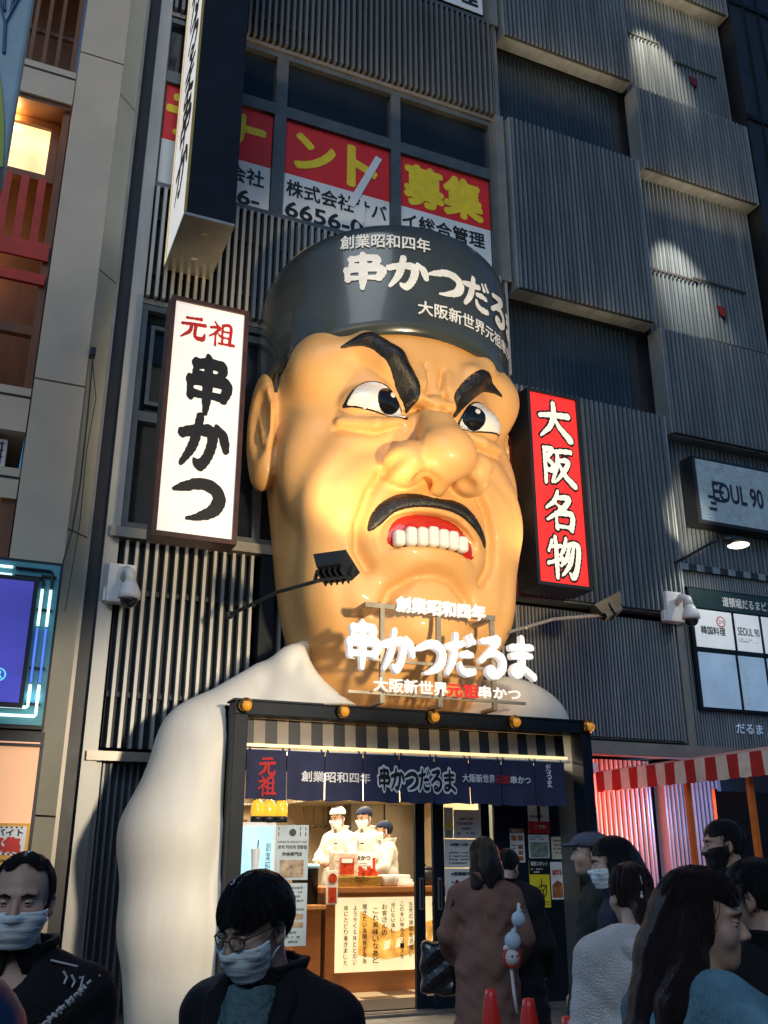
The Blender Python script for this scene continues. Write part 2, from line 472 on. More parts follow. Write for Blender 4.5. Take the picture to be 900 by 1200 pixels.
# ================================================================ the large structure
YF = 11.0
m_steel   = mat('blue_grey_ribbed_steel', (.21,.25,.28), .42, metal=.35, var=.3, scale=3, stretch=(2,1,.18), bump=.08, bscale=12, var2=.25, scale2=.6)
m_steel_l = mat('light_grey_ribbed_steel', (.29,.33,.35), .45, metal=.4, var=.25, scale=3, stretch=(2,1,.18), bump=.06, bscale=10, var2=.2, scale2=.7)
m_back    = mat('dark_backing_sheet', (.018,.023,.030), .6, var=.3, scale=2)
m_slat    = mat('pale_metal_slat', (.36,.36,.34), .45, metal=.35, var=.18, scale=2.2, stretch=(1,1,.25))
m_slat_d  = mat('dull_metal_slat', (.15,.16,.16), .5, metal=.35, var=.2, scale=2.0, stretch=(1,1,.25))
m_frame   = mat('grey_window_metal', (.10,.115,.12), .45, metal=.4, var=.2, scale=3)
m_beige_f = mat('champagne_metal_trim', (.30,.27,.23), .4, metal=.5, var=.15, scale=3)
m_black   = mat('black_painted_steel', (.012,.014,.018), .45, var=.3, scale=4)
m_navy    = mat('blue_black_painted_steel', (.006,.011,.019), .5, var=.25, scale=3, spec=.18)
m_glass   = glass('dark_window_glass', (.012,.016,.02))
m_glass_b = glass('blue_tinted_screen', (.02,.05,.085), .25)
m_tile    = mat('beige_cladding_panel', (.66,.54,.41), .62, var=.07, scale=2.0, bump=.06, bscale=90, var2=.14, scale2=.7)
m_tile_g  = mat('greenish_grey_cladding', (.44,.43,.35), .6, var=.09, scale=2.0, bump=.06, bscale=90, var2=.16, scale2=.6)
m_joint   = mat('dark_joint_sealant', (.03,.028,.026), .8)
m_pave    = mat('worn_grey_paving', (.13,.125,.12), .55, var=.3, scale=4, bump=.25, bscale=60, var2=.3, scale2=.5)
m_white   = mat('white_painted_metal', (.62,.62,.60), .4, var=.06, scale=5)

# ground
g = MB(); g.add([(-200,-200,0),(200,-200,0),(200,200,0),(-200,200,0)], [(0,1,2,3)])
tag(g.build('ground', m_pave), kind='structure')
p = MB()   # paving slabs of the arcade in front of the shop
nx, ny = 30, 26
for i in range(nx):
    for j in range(ny):
        x0 = -6+i*.6; y0 = -5+j*.6
        p.box(x0+.004, x0+.596, y0+.004, y0+.596, -.03, .006 + .002*random.random())
tag(p.build('pavement', m_pave), kind='structure')

def ribs(mb, x0, x1, y, z0, z1, pitch, d=.035, duty=.5, th=.06, m_b=1, m_r=0):
    """a ribbed sheet facing the street: backing plus trapezoid ribs"""
    mb.box(x0, x1, y, y+th, z0, z1, m_b)
    n = max(1, int(round((x1-x0)/pitch))); pt = (x1-x0)/n
    for i in range(n):
        a = x0+(i+.5-duty/2)*pt; b = x0+(i+.5+duty/2)*pt; c = .22*(b-a)
        j = random.uniform(-.002,.002)
        mb.hexa([(a+c,y-d+j,z0),(b-c,y-d+j,z0),(b,y-.001,z0),(a,y-.001,z0),(a+c,y-d+j,z1),(b-c,y-d+j,z1),(b,y-.001,z1),(a,y-.001,z1)], m_r)

bld = thing('office_building', 'tall dark shop building clad in blue-grey ribbed steel behind the giant head', 'building', (6.8, 11.2, 0))
w = MB()
w.box(1.2, 2.4, 11.3, 11.6, 0, 21); w.box(6.6, 12.35, 11.3, 11.6, 0, 21); w.box(2.4, 6.6, 11.3, 11.6, 3.05, 21)
w.box(1.2, 12.35, 11.6, 17, 20.7, 21); w.box(1.2, 1.4, 11.6, 17, 0, 20.7); w.box(12.15, 12.35, 11.6, 17, 0, 20.7); w.box(1.2,12.35,17,17.2,0,21)
w.build('wall', m_back, bld)
# left edge mullion
w = MB(); w.box(1.2, 1.36, 10.86, 11.3, 0, 21); w.box(1.36, 1.42, 10.93, 11.3, 0, 2.5); w.build('mullion', m_slat, bld)
# bay 1: slat screens between the window bands
def slats(x0, x1, z0, z1, pitch, wd, y, dep, m, name='slat_screen'):
    s = MB(); n = int(round((x1-x0)/pitch)); pt = (x1-x0)/n
    for i in range(n):
        c = x0+(i+.5)*pt + random.uniform(-.003,.003)
        s.box(c-wd/2, c+wd/2, y, y+dep, z0, z1, 0)
    s.box(x0, x1, y+dep+.06, y+dep+.10, z0+.02, z1, 1)
    for z in (z0+.25*(z1-z0), z0+.75*(z1-z0)): s.box(x0, x1, y+dep+.002, y+dep+.03, z-.03, z+.03, 1)
    return s.build(name, [m, m_back], bld)
slats(1.36, 6.82, 13.14, 15.12, .099, .042, 10.82, .11, m_slat_d)
slats(1.36, 6.82, 8.28, 9.98, .099, .042, 10.82, .11, m_slat)
slats(1.40, 3.02, 2.62, 4.98, .112, .036, 10.84, .09, m_slat)
slats(3.28, 6.5, 3.1, 4.98, .112, .036, 10.84, .09, m_slat)
# ledges lit from under the slats
l = MB()
for bx_ in ((1.36,6.82,10.90,11.2,13.06,13.13),(1.36,6.82,10.90,11.2,8.20,8.27),(1.24,6.5,10.78,11.2,5.0,5.12),(1.24,3.1,10.80,11.2,2.48,2.58)):
    l = MB(); l.box(*bx_); l.build('ledge', m_beige_f, bld)
# window bands
def window(x0, x1, z0, z1, bars_x, bars_z, y=10.98, fw=.08, mg=None, mf=None, name='window', sub=True):
    f = MB(); t = .09
    f.box(x0, x1, y-t, y+.1, z0, z0+fw); f.box(x0, x1, y-t, y+.1, z1-fw, z1)
    f.box(x0, x0+fw, y-t+.002, y+.1, z0+fw, z1-fw); f.box(x1-fw, x1, y-t+.002, y+.1, z0+fw, z1-fw)
    for a, b in bars_x: f.box(a, b, y-t+.004, y+.1, z0+fw, z1-fw)
    for (a, b, za, zb) in bars_z: f.box(a, b, y-t+.008, y+.1, za, zb)
    fr = f.build(name, mf or m_frame, bld)
    g = MB(); g.box(x0+.02, x1-.02, y, y+.02, z0+.02, z1-.02)
    g.build('pane', mg or m_glass, fr)
    return fr
window(1.30, 6.70, 10.02, 13.0, [(2.98,3.16),(4.86,5.02)], [(1.38,2.98,11.84,12.04),(3.16,4.86,11.84,12.04),(5.02,6.62,11.84,12.04)])
window(1.30, 6.70, 15.2, 17.6, [(3.0,3.15),(4.9,5.05)], [])
window(1.36, 6.82, 5.14, 8.18, [(1.95,2.03),(2.95,3.05),(4.6,4.7)], [(1.44,1.95,6.55,6.68),(2.03,6.8,7.95,8.05)])
# thin sash and papers seen in the lowest left pane
s = MB(); s.box(1.5, 1.9, 10.90, 10.93, 6.78, 6.83); s.box(1.5,1.9,10.90,10.93,7.85,7.9); s.box(1.5,1.55,10.90,10.93,6.83,7.85); s.box(1.85,1.9,10.90,10.93,6.83,7.85)
s.build('sash', m_frame, bld)
j = MB(); j.box(6.70, 6.86, 10.80, 11.25, 9.9, 13.12); j.box(6.70,6.86,10.80,11.25,15.1,17.8); j.box(6.74, 6.84, 10.86, 11.25, 13.12, 15.1)
j.build('jamb', m_beige_f, bld)
# steel post and fixing boxes beside the slats
j = MB(); j.box(3.06, 3.24, 10.78, 11.2, 2.6, 4.98); j.box(2.45, 2.75, 10.62, 10.8, 2.75, 3.25); j.box(1.95,2.3,10.55,10.8,2.0,2.75)
j.build('post', m_navy, bld)
c = MB(); ribs(c, 1.42, 2.6, 11.0, 0, 2.47, .075, .02); c.build('corrugated_panel', [m_steel, m_back], bld)

# bay 2 and bay 3: ribbed panels, alternately proud and set back
def panel(x0, x1, z0, z1, y, pitch=.087, m=None, d=.034, edge=True, th=.3):
    q = MB(); ribs(q, x0+.03, x1-.03, y, z0+.02, z1, pitch, d, .48, th=.05)
    o = q.build('corrugated_panel', [m or m_steel, m_back], bld)
    if edge:
        e = MB(); e.box(x0, x0+.03, y-.02, y+th, z0, z1); e.box(x1-.03, x1, y-.02, y+th, z0, z1)
        e.box(x0+.03, x1-.03, y+.05, y+th, z0, z0+.03)
        e.build('edge_trim', m_steel_l, o)
    return o

panel(6.9, 9.62, 14.86, 18.4, 10.72)
panel(6.9, 9.55, 9.76, 13.06, 10.72)
panel(6.62, 9.50, 4.84, 8.06, 10.72)
panel(6.66, 9.36, 3.02, 4.74, 10.86, .058, m_steel_l, .018)
panel(9.60, 12.3, 17.6, 20.6, 10.72)
panel(9.66, 12.3, 12.96, 14.78, 10.72)
panel(9.60, 12.3, 7.80, 9.70, 10.72)
for (x0, x1, z0, z1) in ((9.68,12.3,14.78,17.6),(9.62,12.3,9.70,12.96),(9.56,12.3,5.68,7.80)):
    panel(x0, x1, z0, z1, 11.0, .087, m_steel, .034, edge=False, th=.1)
panel(9.52, 12.3, 2.95, 5.64, 10.90, .05, m_steel_l, .016)
panel(9.5, 12.3, 5.58, 5.70, 10.84, .3, m_steel_l, .003, edge=False)
# thin horizontal joints and small red markers on the set-back bays
q = MB()
for (x0, x1, z) in ((10.9,12.0,16.1),(10.9,12.0,15.0),(10.7,11.9,11.1),(10.8,12.2,9.9),(9.75,10.8,11.05),(9.8,10.6,16.4)):
    q = MB(); q.box(x0, x1, 10.945, 10.96, z-.02, z+.02); q.build('panel_joint', m_joint, bld)
m_redmark = mat('red_marker_plate', (.13,.008,.010), .5)
for (x, z) in ((11.35, 15.75), (11.25, 10.55)):
    q = MB(); q.prism([(x-.10,10.93,z+.10),(x+.10,10.93,z+.08),(x+.07,10.93,z-.12),(x-.03,10.93,z-.09)], (0,.02,0)); q.build('access_marker', m_redmark, bld)
# recessed blue windows of bay 2
for (x0, x1, z0, z1) in ((6.9,9.6,13.06,14.86),(6.9,9.45,8.06,9.76)):
    q = MB(); ribs(q, x0, x1-.18, 11.16, z0, z1, .087, .012, .4, th=.03); q.box(x1-.18, x1, 11.15, 11.28, z0, z1, 1)
    o = q.build('window', [m_glass_b, m_black], bld)
    q = MB(); q.box(x0-.0, x1, 10.85, 11.2, z0-.001, z0+.04); q.build('sill', m_steel, o)
# vertical divider between bays and the ground-floor end of bay 2/3
q = MB(); q.box(9.40, 9.52, 10.84, 11.3, 2.9, 4.80); q.box(9.36,9.56,10.80,11.3,4.74,4.86); q.box(6.6, 12.3, 10.74, 11.25, 2.80, 2.97)
q.build('pilaster', m_beige_f, bld)
for (x0, x1) in ((6.95,7.75),(7.8,8.72),(8.95,9.95)):
    panel(x0, x1, .05, 2.75, 10.94, .075, m_steel_l, .03, edge=True, th=.2)
q = MB(); q.box(9.98, 12.3, 11.0, 11.28, 0, 2.8); q.build('shutter', m_black, bld)

# neighbour beyond: black block on the far right with a strip of sky past it
nb = thing('dark_tower', 'black unlit tower block past the far end of the ribbed facade', 'building', (12.97, 11.5, 0))
q = MB(); q.box(12.36, 13.55, 10.7, 17, 0, 24); q.build('wall', m_black, nb)
q = MB()
for k in range(7): q.box(12.36, 13.5, 10.66, 10.70, 3+3*k, 3.12+3*k)
for x in (12.7, 13.1): q.box(x, x+.05, 10.67, 10.699, 0, 24)
q.build('facade_trim', m_navy, nb)
# unseen building opposite, added behind the camera to shade the lower street
ob = thing('unseen_opposite_building', 'plain unseen building opposite, added behind the viewer to shade the street', 'building', (0, -4, 0))
q = MB(); q.box(-25, 25, -9, -3.6, 0, 5.0); q.build('wall', m_tile_g, ob)
for k in range(16):
    q = MB(); q.box(-24+3*k, -22.2+3*k, -3.6, -3.56, 2.4, 4.2); q.build('window', m_glass, ob)
# dark slot between the two buildings on the left
q = MB(); q.box(1.04, 1.195, 10.95, 12, 0, 21)
tag(q.build('gap_filler', m_black), 'narrow black strip closing the gap beside the beige cladding pillar', 'filler strip')

# ------------------------------------------------ left building: beige pillar and balconies
lb = thing('corner_building', 'beige clad corner building with red balcony railings at far left', 'building', (-1.2, 11.5, 0))
pil = MB()
zc = [0, 2.55, 6.72, 11.6, 21]
for a, b in zip(zc[:-1], zc[1:]): pil.box(.2, .76, 10.6, 11.6, a+.012, b-.012)
pr = pil.build('pillar', m_tile, lb)
q = MB()
for a, b in zip([0,1.9,4.95,8.35,11.1,21][:-1], [1.9,4.95,8.35,11.1,21]):
    q.hexa([(.762,10.60,a+.01),(1.0,10.84,a+.01),(1.0,11.5,a+.01),(.762,11.5,a+.01),(.762,10.60,b-.01),(1.0,10.84,b-.01),(1.0,11.5,b-.01),(.762,11.5,b-.01)])
q.build('side_panel', m_tile_g, pr)
q = MB(); q.box(.215, 1.0, 10.86, 11.5, 0, 21); q.box(1.0, 1.04, 10.84, 11.5, 0, 21, 1); q.build('joint', [m_joint, m_beige_f], pr)
m_brown = mat('varnished_brown_timber', (.18,.07,.025), .45, var=.3, scale=5, stretch=(1,1,.2))
m_red_t = mat('red_painted_timber', (.55,.035,.015), .5, var=.2, scale=5, bump=.1)
m_warmw = emit('lit_frosted_window', (1.0,.74,.36), 1.25, .25, 1.8)
m_amberw = emit('amber_lit_window', (1.0,.48,.10), .75, .3, 3.0)
# slabs between storeys
for (z0, z1) in ((10.75,11.28),(6.05,6.60),(5.24,5.60),(14.4,15.2)):
    q = MB(); q.box(-3, .185, 10.66, 13, z0, z1); o = q.build('floor_slab', m_tile, lb)
    q = MB(); q.box(-3, .186, 10.655, 10.67, z1-.13, z1-.10); q.build('joint', m_joint, o)
q = MB(); q.box(-3, .17, 10.70, 13, 10.68, 10.74); q.build('soffit', m_brown, lb)
q = MB(); q.box(-3, .19, 12.2, 12.4, 0, 21); q.build('wall', m_brown, lb)
q = MB(); q.box(.03, .185, 10.72, 12, 2.5, 5.4); q.box(.10,.185,10.75,12,6.62,10.67); q.box(.1,.17,10.75,10.82,11.3,14.4); q.build('side_post', m_brown, lb)
# lit window
q = MB(); X0,X1,Z0,Z1 = -1.2,.09,9.72,10.66
q.box(X0,X1,11.0,11.1,Z0,Z0+.10); q.box(X0,X1,11.0,11.1,Z1-.10,Z1); q.box(X1-.10,X1,11.002,11.1,Z0+.10,Z1-.10); q.box(X0,X0+.10,11.002,11.1,Z0+.10,Z1-.10)
wf = q.build('window', m_brown, lb)
q = MB(); q.box(X0+.08,X1-.105,11.05,11.07,Z0+.105,Z1-.105); q.build('pane', m_warmw, wf)
q = MB(); q.box(-2, .02, 11.3, 11.34, 4.0, 5.18); a = q.build('window', m_amberw, lb)
q = MB(); q.box(-2,.05,11.24,11.3,4.55,4.61); q.box(-.02,.06,11.22,11.3,4.0,5.2); q.box(-2,.05,11.2,11.3,5.18,5.235); q.build('frame', m_brown, a)
# red balcony railing
rl = MB()
for k in range(9): x = .02-k*.2; rl.box(x-.1, x-.005, 10.74, 10.78, 8.5, 9.56)
rl.box(-3, .16, 10.70, 10.739, 8.36, 8.60); rl.box(-3, .16, 10.70, 10.76, 8.02, 8.16)
rl.build('railing', m_red_t, lb)
q = MB()
for k in range(6): x = .0-k*.22; q.box(x-.04,x+.02,11.4,11.44,6.62,9.6)
for k in range(8): q = MB(); q.box(-.05-k*.17-.05,-.05-k*.17,11.0,11.05,11.3,14.3); q.build('lattice_bar', m_brown, lb)
q = MB(); q.box(-3,.1,11.2,11.25,12.3,12.36); q.build('rail', m_brown, lb); q = MB(); q.box(-3,.15,10.9,11.0,7.42,7.54); q.build('rail', m_brown, lb)
light('balcony_lamp', 'POINT', (-.5, 10.95, 10.6), 16, (1.0,.62,.25), .08)
light('balcony_lamp', 'POINT', (-.7, 11.5, 9.2), 10, (1.0,.5,.2), .08)
# air conditioner on the ledge
ac = thing('air_conditioner', 'boxy outdoor air conditioner unit tucked on the ledge of the beige corner building', 'air conditioner', (-.3, 10.95, 5.60))
q = MB(); q.bbox(-.75, .02, 10.8, 11.1, 5.605, 5.99, .02); q.build('casing', m_white, ac)
q = MB()
for z in (5.76, 5.84, 5.92): q.box(-.73, -.02, 10.79, 10.80, z, z+.012)
q.box(-.05,-.035,10.788,10.80,5.68,5.95); q.build('louvre', m_joint, ac)
# wall cable on the pillar
q = MB(); q.tube([(.80,10.50,7.15),(.82,10.5,6.3),(.83,10.5,5.5),(.80,10.5,4.9),(.70,10.5,4.2),(.66,10.5,3.6),(.74,10.5,3.1),(.70,10.5,2.6)], .009)
q.tube([(.81,10.52,7.0),(.90,10.6,6.6),(.86,10.56,5.9),(.88,10.58,5.0),(.83,10.55,4.0)], .005)
q.box(.77,.83,10.48,10.6,7.1,7.2)
tag(q.build('wall_cable', m_black), 'thin black cable hanging down the corner of the beige pillar', 'cable')
# ================================================================ the giant cook: head and robe
SX, SY = 4.10, 9.5
m_skin = mat('painted_fibreglass_skin', (.76,.40,.135), .48, var=.05, scale=1.4, bump=.04, bscale=14, coat=.12, col2=(.81,.45,.165), var2=.08, scale2=.9)
m_robe = mat('off_white_fibreglass_robe', (.79,.74,.63), .5, var=.07, scale=2.5, stretch=(1.5,1,.25), bump=.05, bscale=9, var2=.14, scale2=.9)
m_hair = mat('black_painted_hair', (.012,.012,.013), .38, var=.6, scale=30, stretch=(1,1,.15), bump=.5, bscale=70)
m_band = mat('glossy_dark_headband', (.045,.055,.056), .24, var=.15, scale=1.5, coat=.5)
m_bandtxt = mat('pale_headband_lettering', (.78,.80,.80), .45)
m_eyew = mat('painted_eye_white', (.78,.77,.74), .22, var=.03, coat=.5)
m_eyeb = mat('painted_eye_black', (.006,.006,.007), .12, coat=.6)
m_lip  = mat('glossy_red_mouth_paint', (.52,.018,.015), .2, var=.12, scale=2, coat=.5)
m_tooth = mat('white_tooth_enamel', (.80,.78,.74), .25, var=.04, coat=.4)

MOUTH = [(-.60,4.33),(-.60,4.52),(-.50,4.69),(-.30,4.78),(-.05,4.80),(.20,4.77),(.38,4.67),(.50,4.52),(.51,4.33),(.40,4.37),(.20,4.42),(-.05,4.43),(-.30,4.42),(-.48,4.38)]
def polysd(P, X, Z):
    P = np.array(P, float); D = np.full(np.shape(X), 1e9); ins = np.zeros(np.shape(X), bool)
    for a, b in zip(P, np.roll(P, -1, 0)):
        d = b-a; t = np.clip(((X-a[0])*d[0]+(Z-a[1])*d[1])/(d@d), 0, 1)
        D = np.minimum(D, np.hypot(X-a[0]-t*d[0], Z-a[1]-t*d[1]))
        c = ((a[1] > Z) != (b[1] > Z)) & (X < (b[0]-a[0])*(Z-a[1])/(b[1]-a[1]+1e-12)+a[0]); ins ^= c
    return np.where(ins, -D, D)
def sm_poly(P, n=6):
    P = np.array(P, float); out = []; N = len(P)
    for i in range(N):
        p0, p1, p2, p3 = P[i-1], P[i], P[(i+1)%N], P[(i+2)%N]
        for t in np.linspace(0, 1, n, endpoint=False):
            out.append(.5*((2*p1)+(-p0+p2)*t+(2*p0-5*p1+4*p2-p3)*t*t+(-p0+3*p1-3*p2+p3)*t**3))
    return np.array(out)
HZ = np.array([2.5, 2.9, 3.2, 3.5, 3.9, 4.4, 5.0, 5.6, 6.3, 7.0, 8.0, 8.6])
HA = np.array([.62, .82, .98, 1.10, 1.19, 1.25, 1.31, 1.39, 1.45, 1.44, 1.38, 1.2])
HB = np.array([.50, .62, .80, .98, 1.12, 1.22, 1.28, 1.31, 1.32, 1.32, 1.25, 1.05])
HF = np.array([.12, .16, .18, .16, .10, .04, .0, .0, .0, .0, .0, .0])
CREASE = [([(-.54,5.22),(-.68,5.0),(-.79,4.65),(-.78,4.38),(-.66,4.20)], .05, .085), ([(.54,5.22),(.66,5.0),(.73,4.65),(.72,4.38),(.62,4.20)], .05, .085),
          ([(-.50,3.78),(-.42,4.00),(-.20,4.15),(0,4.18),(.20,4.15),(.42,4.00),(.50,3.78)], .06, .085),
          ([(-.36,5.76),(-.62,5.65),(-.95,5.72)], .035, .025), ([(.36,5.76),(.62,5.65),(.95,5.72)], .035, .025),
          ([(-.48,5.55),(-.80,5.42),(-1.06,5.12),(-1.12,4.7)], .09, .022), ([(.48,5.55),(.80,5.42),(1.06,5.12),(1.12,4.7)], .09, .022),
          ([(-.08,6.52),(-.05,6.30),(-.10,6.10)], .03, .05), ([(.12,6.48),(.09,6.28),(.13,6.10)], .03, .05), ([(-.30,5.92),(-.16,6.0),(0,5.93),(.16,6.0),(.28,5.92)], .035, .07),
          ([(-.70,3.30),(-.35,3.16),(0,3.12),(.35,3.16),(.70,3.30)], .09, .03), ([(-.95,4.3),(-.90,3.9),(-.72,3.5)], .10, .025), ([(.95,4.3),(.90,3.9),(.72,3.5)], .10, .025)]
def head_sdf(p):
    x, y, z = p.x, p.y, p.z                    # y negative towards the street
    a = np.interp(z, HZ, HA).astype(F32); b = np.interp(z, HZ, HB).astype(F32); f = np.interp(z, HZ, HF).astype(F32)
    d = (np.sqrt((x/a)**2+((y+f)/b)**2)-1)*np.minimum(a, b)*.9
    d = np.maximum(d, z-8.3)
    for s in (-1, 1):
        d = smin(d, ell(p, (s*.83,-.82,4.95), (.47,.36,.72)), .22)       # cheeks
        d = smin(d, ell(p, (s*1.12,-.50,5.45), (.31,.34,.62)), .16)      # outer cheek
        d = smin(d, ell(p, (s*.83,-.72,4.10), (.36,.34,.52)), .3)        # jowl
        d = smin(d, ell(p, (s*1.05,-.72,6.55), (.34,.34,.34)), .25)      # temple
        # frowning brow ridge
        d = smin(d, chain(p, [(s*.24,-1.28,6.12),(s*.48,-1.28,6.48),(s*.72,-1.14,6.70),(s*1.05,-.88,6.60)], [.13,.15,.14,.10], .05), .12)
        # eye socket, then the ball in it
        d = smax(d, -ell(p, (s*.60,-1.42,5.98), (.34,.22,.26)), .14)
        d = smin(d, ell(p, (s*.60,-1.02,6.03), (.36,.26,.24)), .05)
        # lower lid roll and the bag under it
        d = smin(d, chain(p, [(s*.34,-1.26,5.80),(s*.62,-1.24,5.74),(s*.95,-1.02,5.80)], [.06,.07,.05], .04), .08)
    # muzzle and chin
    d = smin(d, ell(p, (-.04,-1.06,4.58), (.66,.36,.52)), .18)
    d = smin(d, ell(p, (0,-.90,3.72), (.52,.42,.40)), .16)
    d = smin(d, ell(p, (0,-.52,3.25), (.66,.42,.36)), .25)
    d = smax(d, -chain(p, [(-.5,-1.36,3.92),(-.30,-1.55,4.14),(0,-1.60,4.20),(.30,-1.55,4.14),(.5,-1.36,3.92)], [.05,.10,.12,.10,.05], .03), .09)
    # nose
    n = cone(p, (0,-1.30,5.92), (0,-1.53,5.45), .17, .27)
    n = smin(n, ell(p, (0,-1.62,5.33), (.31,.26,.26)), .14)
    for s in (-1, 1):
        n = smin(n, ell(p, (s*.38,-1.42,5.27), (.23,.28,.24)), .05)
    n = smin(n, cone(p, (0,-1.62,5.16), (0,-1.40,5.06), .10, .08), .06)
    d = smin(d, n, .06)
    for s in (-1, 1):
        d = smax(d, -ell(p, (s*.22,-1.54,5.05), (.13,.12,.11)), .05)
    # frown folds between the brows
    d = smin(d, cone(p, (-.17,-1.33,6.05), (.15,-1.33,6.02), .11, .11), .05)
    d = smin(d, cone(p, (-.13,-1.32,6.25), (-.10,-1.30,6.45), .09, .05), .07)
    d = smin(d, cone(p, (.14,-1.32,6.22), (.16,-1.30,6.44), .09, .05), .07)
    d = smax(d, -cone(p, (-.22,-1.50,5.93), (.20,-1.50,5.90), .035, .03), .05)
    d = smax(d, -cone(p, (.03,-1.50,6.15), (.05,-1.42,6.5), .03, .02), .06)
    # folds of the scowl, pressed in from the front: nose-to-mouth, chin arch, eye bags, furrows
    X2 = x[:, :1, :] if x.ndim == 3 else x; Z2 = z[:, :1, :] if z.ndim == 3 else z
    cr = 0
    for L, w, dp in CREASE:
        D2 = None
        for (ax, az), (bx_, bz) in zip(L[:-1], L[1:]):
            dx, dz = bx_-ax, bz-az; t = np.clip(((X2-ax)*dx+(Z2-az)*dz)/(dx*dx+dz*dz), 0, 1)
            e = np.hypot(X2-ax-t*dx, Z2-az-t*dz); D2 = e if D2 is None else np.minimum(D2, e)
        cr = np.maximum(cr, dp*np.exp(-(D2/w)**2))
    d = d + (cr*(y < -.35)).astype(F32)
    # open mouth
    M = polysd(sm_poly(MOUTH, 3), x[:, :1, :] if x.ndim == 3 else x, z[:, :1, :] if z.ndim == 3 else z).astype(F32)
    d = smax(d, -np.maximum(M, y+1.24), .03)
    # ears
    for s in (-1, 1):
        e = ell(p, (s*1.52,.0,6.05), (.13,.36,.68)); e = smin(e, ell(p, (s*1.48,-.04,5.55), (.11,.22,.26)), .08)
        e = smax(e, -ell(p, (s*1.62,-.22,6.02), (.12,.22,.44)), .04)
        e = smin(e, cone(p, (s*1.53,-.20,5.80), (s*1.54,-.02,6.25), .05, .04), .04)
        d = smin(d, e, .07)
    return d
def head_surf(x, z):
    """depth of the face in front of (x, z)"""
    x = np.asarray(x, F32); z = np.asarray(z, F32); y = np.full(x.shape, -2.4, F32)
    for _ in range(60):
        d = head_sdf(Pt(x, y, z)); y = y + np.clip(d*.7, -.05, .2)
    return y
statue = thing('giant_cook_statue', 'giant sculpted head of a scowling moustached cook in a white robe over the shop entrance', 'statue', (SX, SY, 0))
HS = 1.10                                 # the head stands back against the facade
def place(V): return np.asarray(V)*HS + np.array([4.55, 10.45, -.15])
def place_robe(V): return np.asarray(V) + np.array([4.16, SY, 0])
sculpt('head', head_sdf, axis_steps(-1.75, 1.75, .034), axis_steps(-2.0, 1.45, .05, [(-2.0,-.6,.032)]), axis_steps(2.55, 8.35, .05, [(3.5,6.9,.03)]), m_skin, statue, xf=place)

def conform(name, poly, lift, m, parent, res=.022, thick=.05, rough_edge=0.0, shape=None, hollow=None):
    """a raised painted patch whose outline is poly, lying on the face"""
    P = np.array(poly); lo = P.min(0)-.06; hi = P.max(0)+.06
    gx = np.arange(lo[0], hi[0]+res, res); gz = np.arange(lo[1], hi[1]+res, res)
    X, Z = np.meshgrid(gx, gz, indexing='ij'); D = polysd(poly, X, Z)
    if rough_edge: D = D + rough_edge*np.sin(X*95+Z*40)*np.sin(X*37-Z*61)
    V, Fs, seg = contour_fill(D, gx, gz)
    Y = head_surf(V[:,0], V[:,1])
    dv = polysd(poly, V[:,0], V[:,1])
    L = np.full(len(V), lift) if shape is None else shape(-dv, V)
    n = len(V)
    A = np.stack([V[:,0], Y-L, V[:,1]], 1); B = np.stack([V[:,0], Y+thick, V[:,1]], 1)
    F = [tuple(f) for f in Fs] + [(b, a, n+a, n+b) for a, b in seg]
    return link_mesh(name, place(np.concatenate([A, B])), F, m, parent, True)
def hair_lift(base, top):
    return lambda d, V: base + top*np.sqrt(np.clip(d/.10, 0, 1)) + .005*np.sin(V[:,0]*70+V[:,1]*18)*np.clip(d/.03,0,1)
BROW_L = [(-1.00,6.62),(-.86,6.74),(-.70,6.80),(-.54,6.74),(-.36,6.54),(-.22,6.26),(-.21,6.12),(-.27,5.94),(-.36,6.08),(-.50,6.30),(-.60,6.44),(-.72,6.58),(-.86,6.63)]
BROW_R = [(-x, 6.06+(z-6.06)*.70) for x, z in BROW_L]      # the far brow is pressed lower and flatter
for B in (BROW_L, BROW_R):
    conform('eyebrow', sm_poly(B, 4), .04, m_hair, statue, .013, .08, .003, hair_lift(.012, .045))
MOUS = [(-.70,4.56),(-.69,4.70),(-.60,4.85),(-.42,4.97),(-.22,4.995),(0,4.965),(.22,4.985),(.40,4.94),(.54,4.80),(.61,4.66),(.62,4.54),(.54,4.64),(.42,4.73),(.24,4.82),(0,4.845),(-.25,4.83),(-.46,4.76),(-.60,4.62)]
conform('moustache', sm_poly(MOUS, 4), .05, m_hair, statue, .013, .10, .003, hair_lift(.012, .06))
def eye(s):
    E = [(-.92,5.97),(-.84,6.14),(-.70,6.24),(-.54,6.21),(-.42,6.07),(-.33,5.84),(-.50,5.87),(-.70,5.90),(-.84,5.93)]
    E = sm_poly([(s*-x if s > 0 else x, z) for x, z in E], 5)
    c = E.mean(0)
    g = c + (E-c)*1.085
    e = conform('eye', g, .012, m_eyeb, statue, .018, .06)
    conform('eye_white', E, .022, m_eyew, e, .018, .03)
    a = np.linspace(0, 2*math.pi, 40, endpoint=False); ix = (.505*s)
    iris = np.stack([ix+.135*np.cos(a), 6.02+.15*np.sin(a)], 1)
    ins = polysd(E, iris[:,0], iris[:,1])
    k = np.clip(1 - (np.maximum(ins, 0)/.15), .3, 1)[:,None]; iris = np.array([ix,6.02]) + (iris-np.array([ix,6.02]))*k
    conform('iris', iris, .030, m_eyeb, e, .014, .02)
    h = np.stack([ix+.045+.028*np.cos(a), 6.09+.032*np.sin(a)], 1); conform('highlight', h, .036, m_eyew, e, .008, .01)
eye(-1); eye(1)
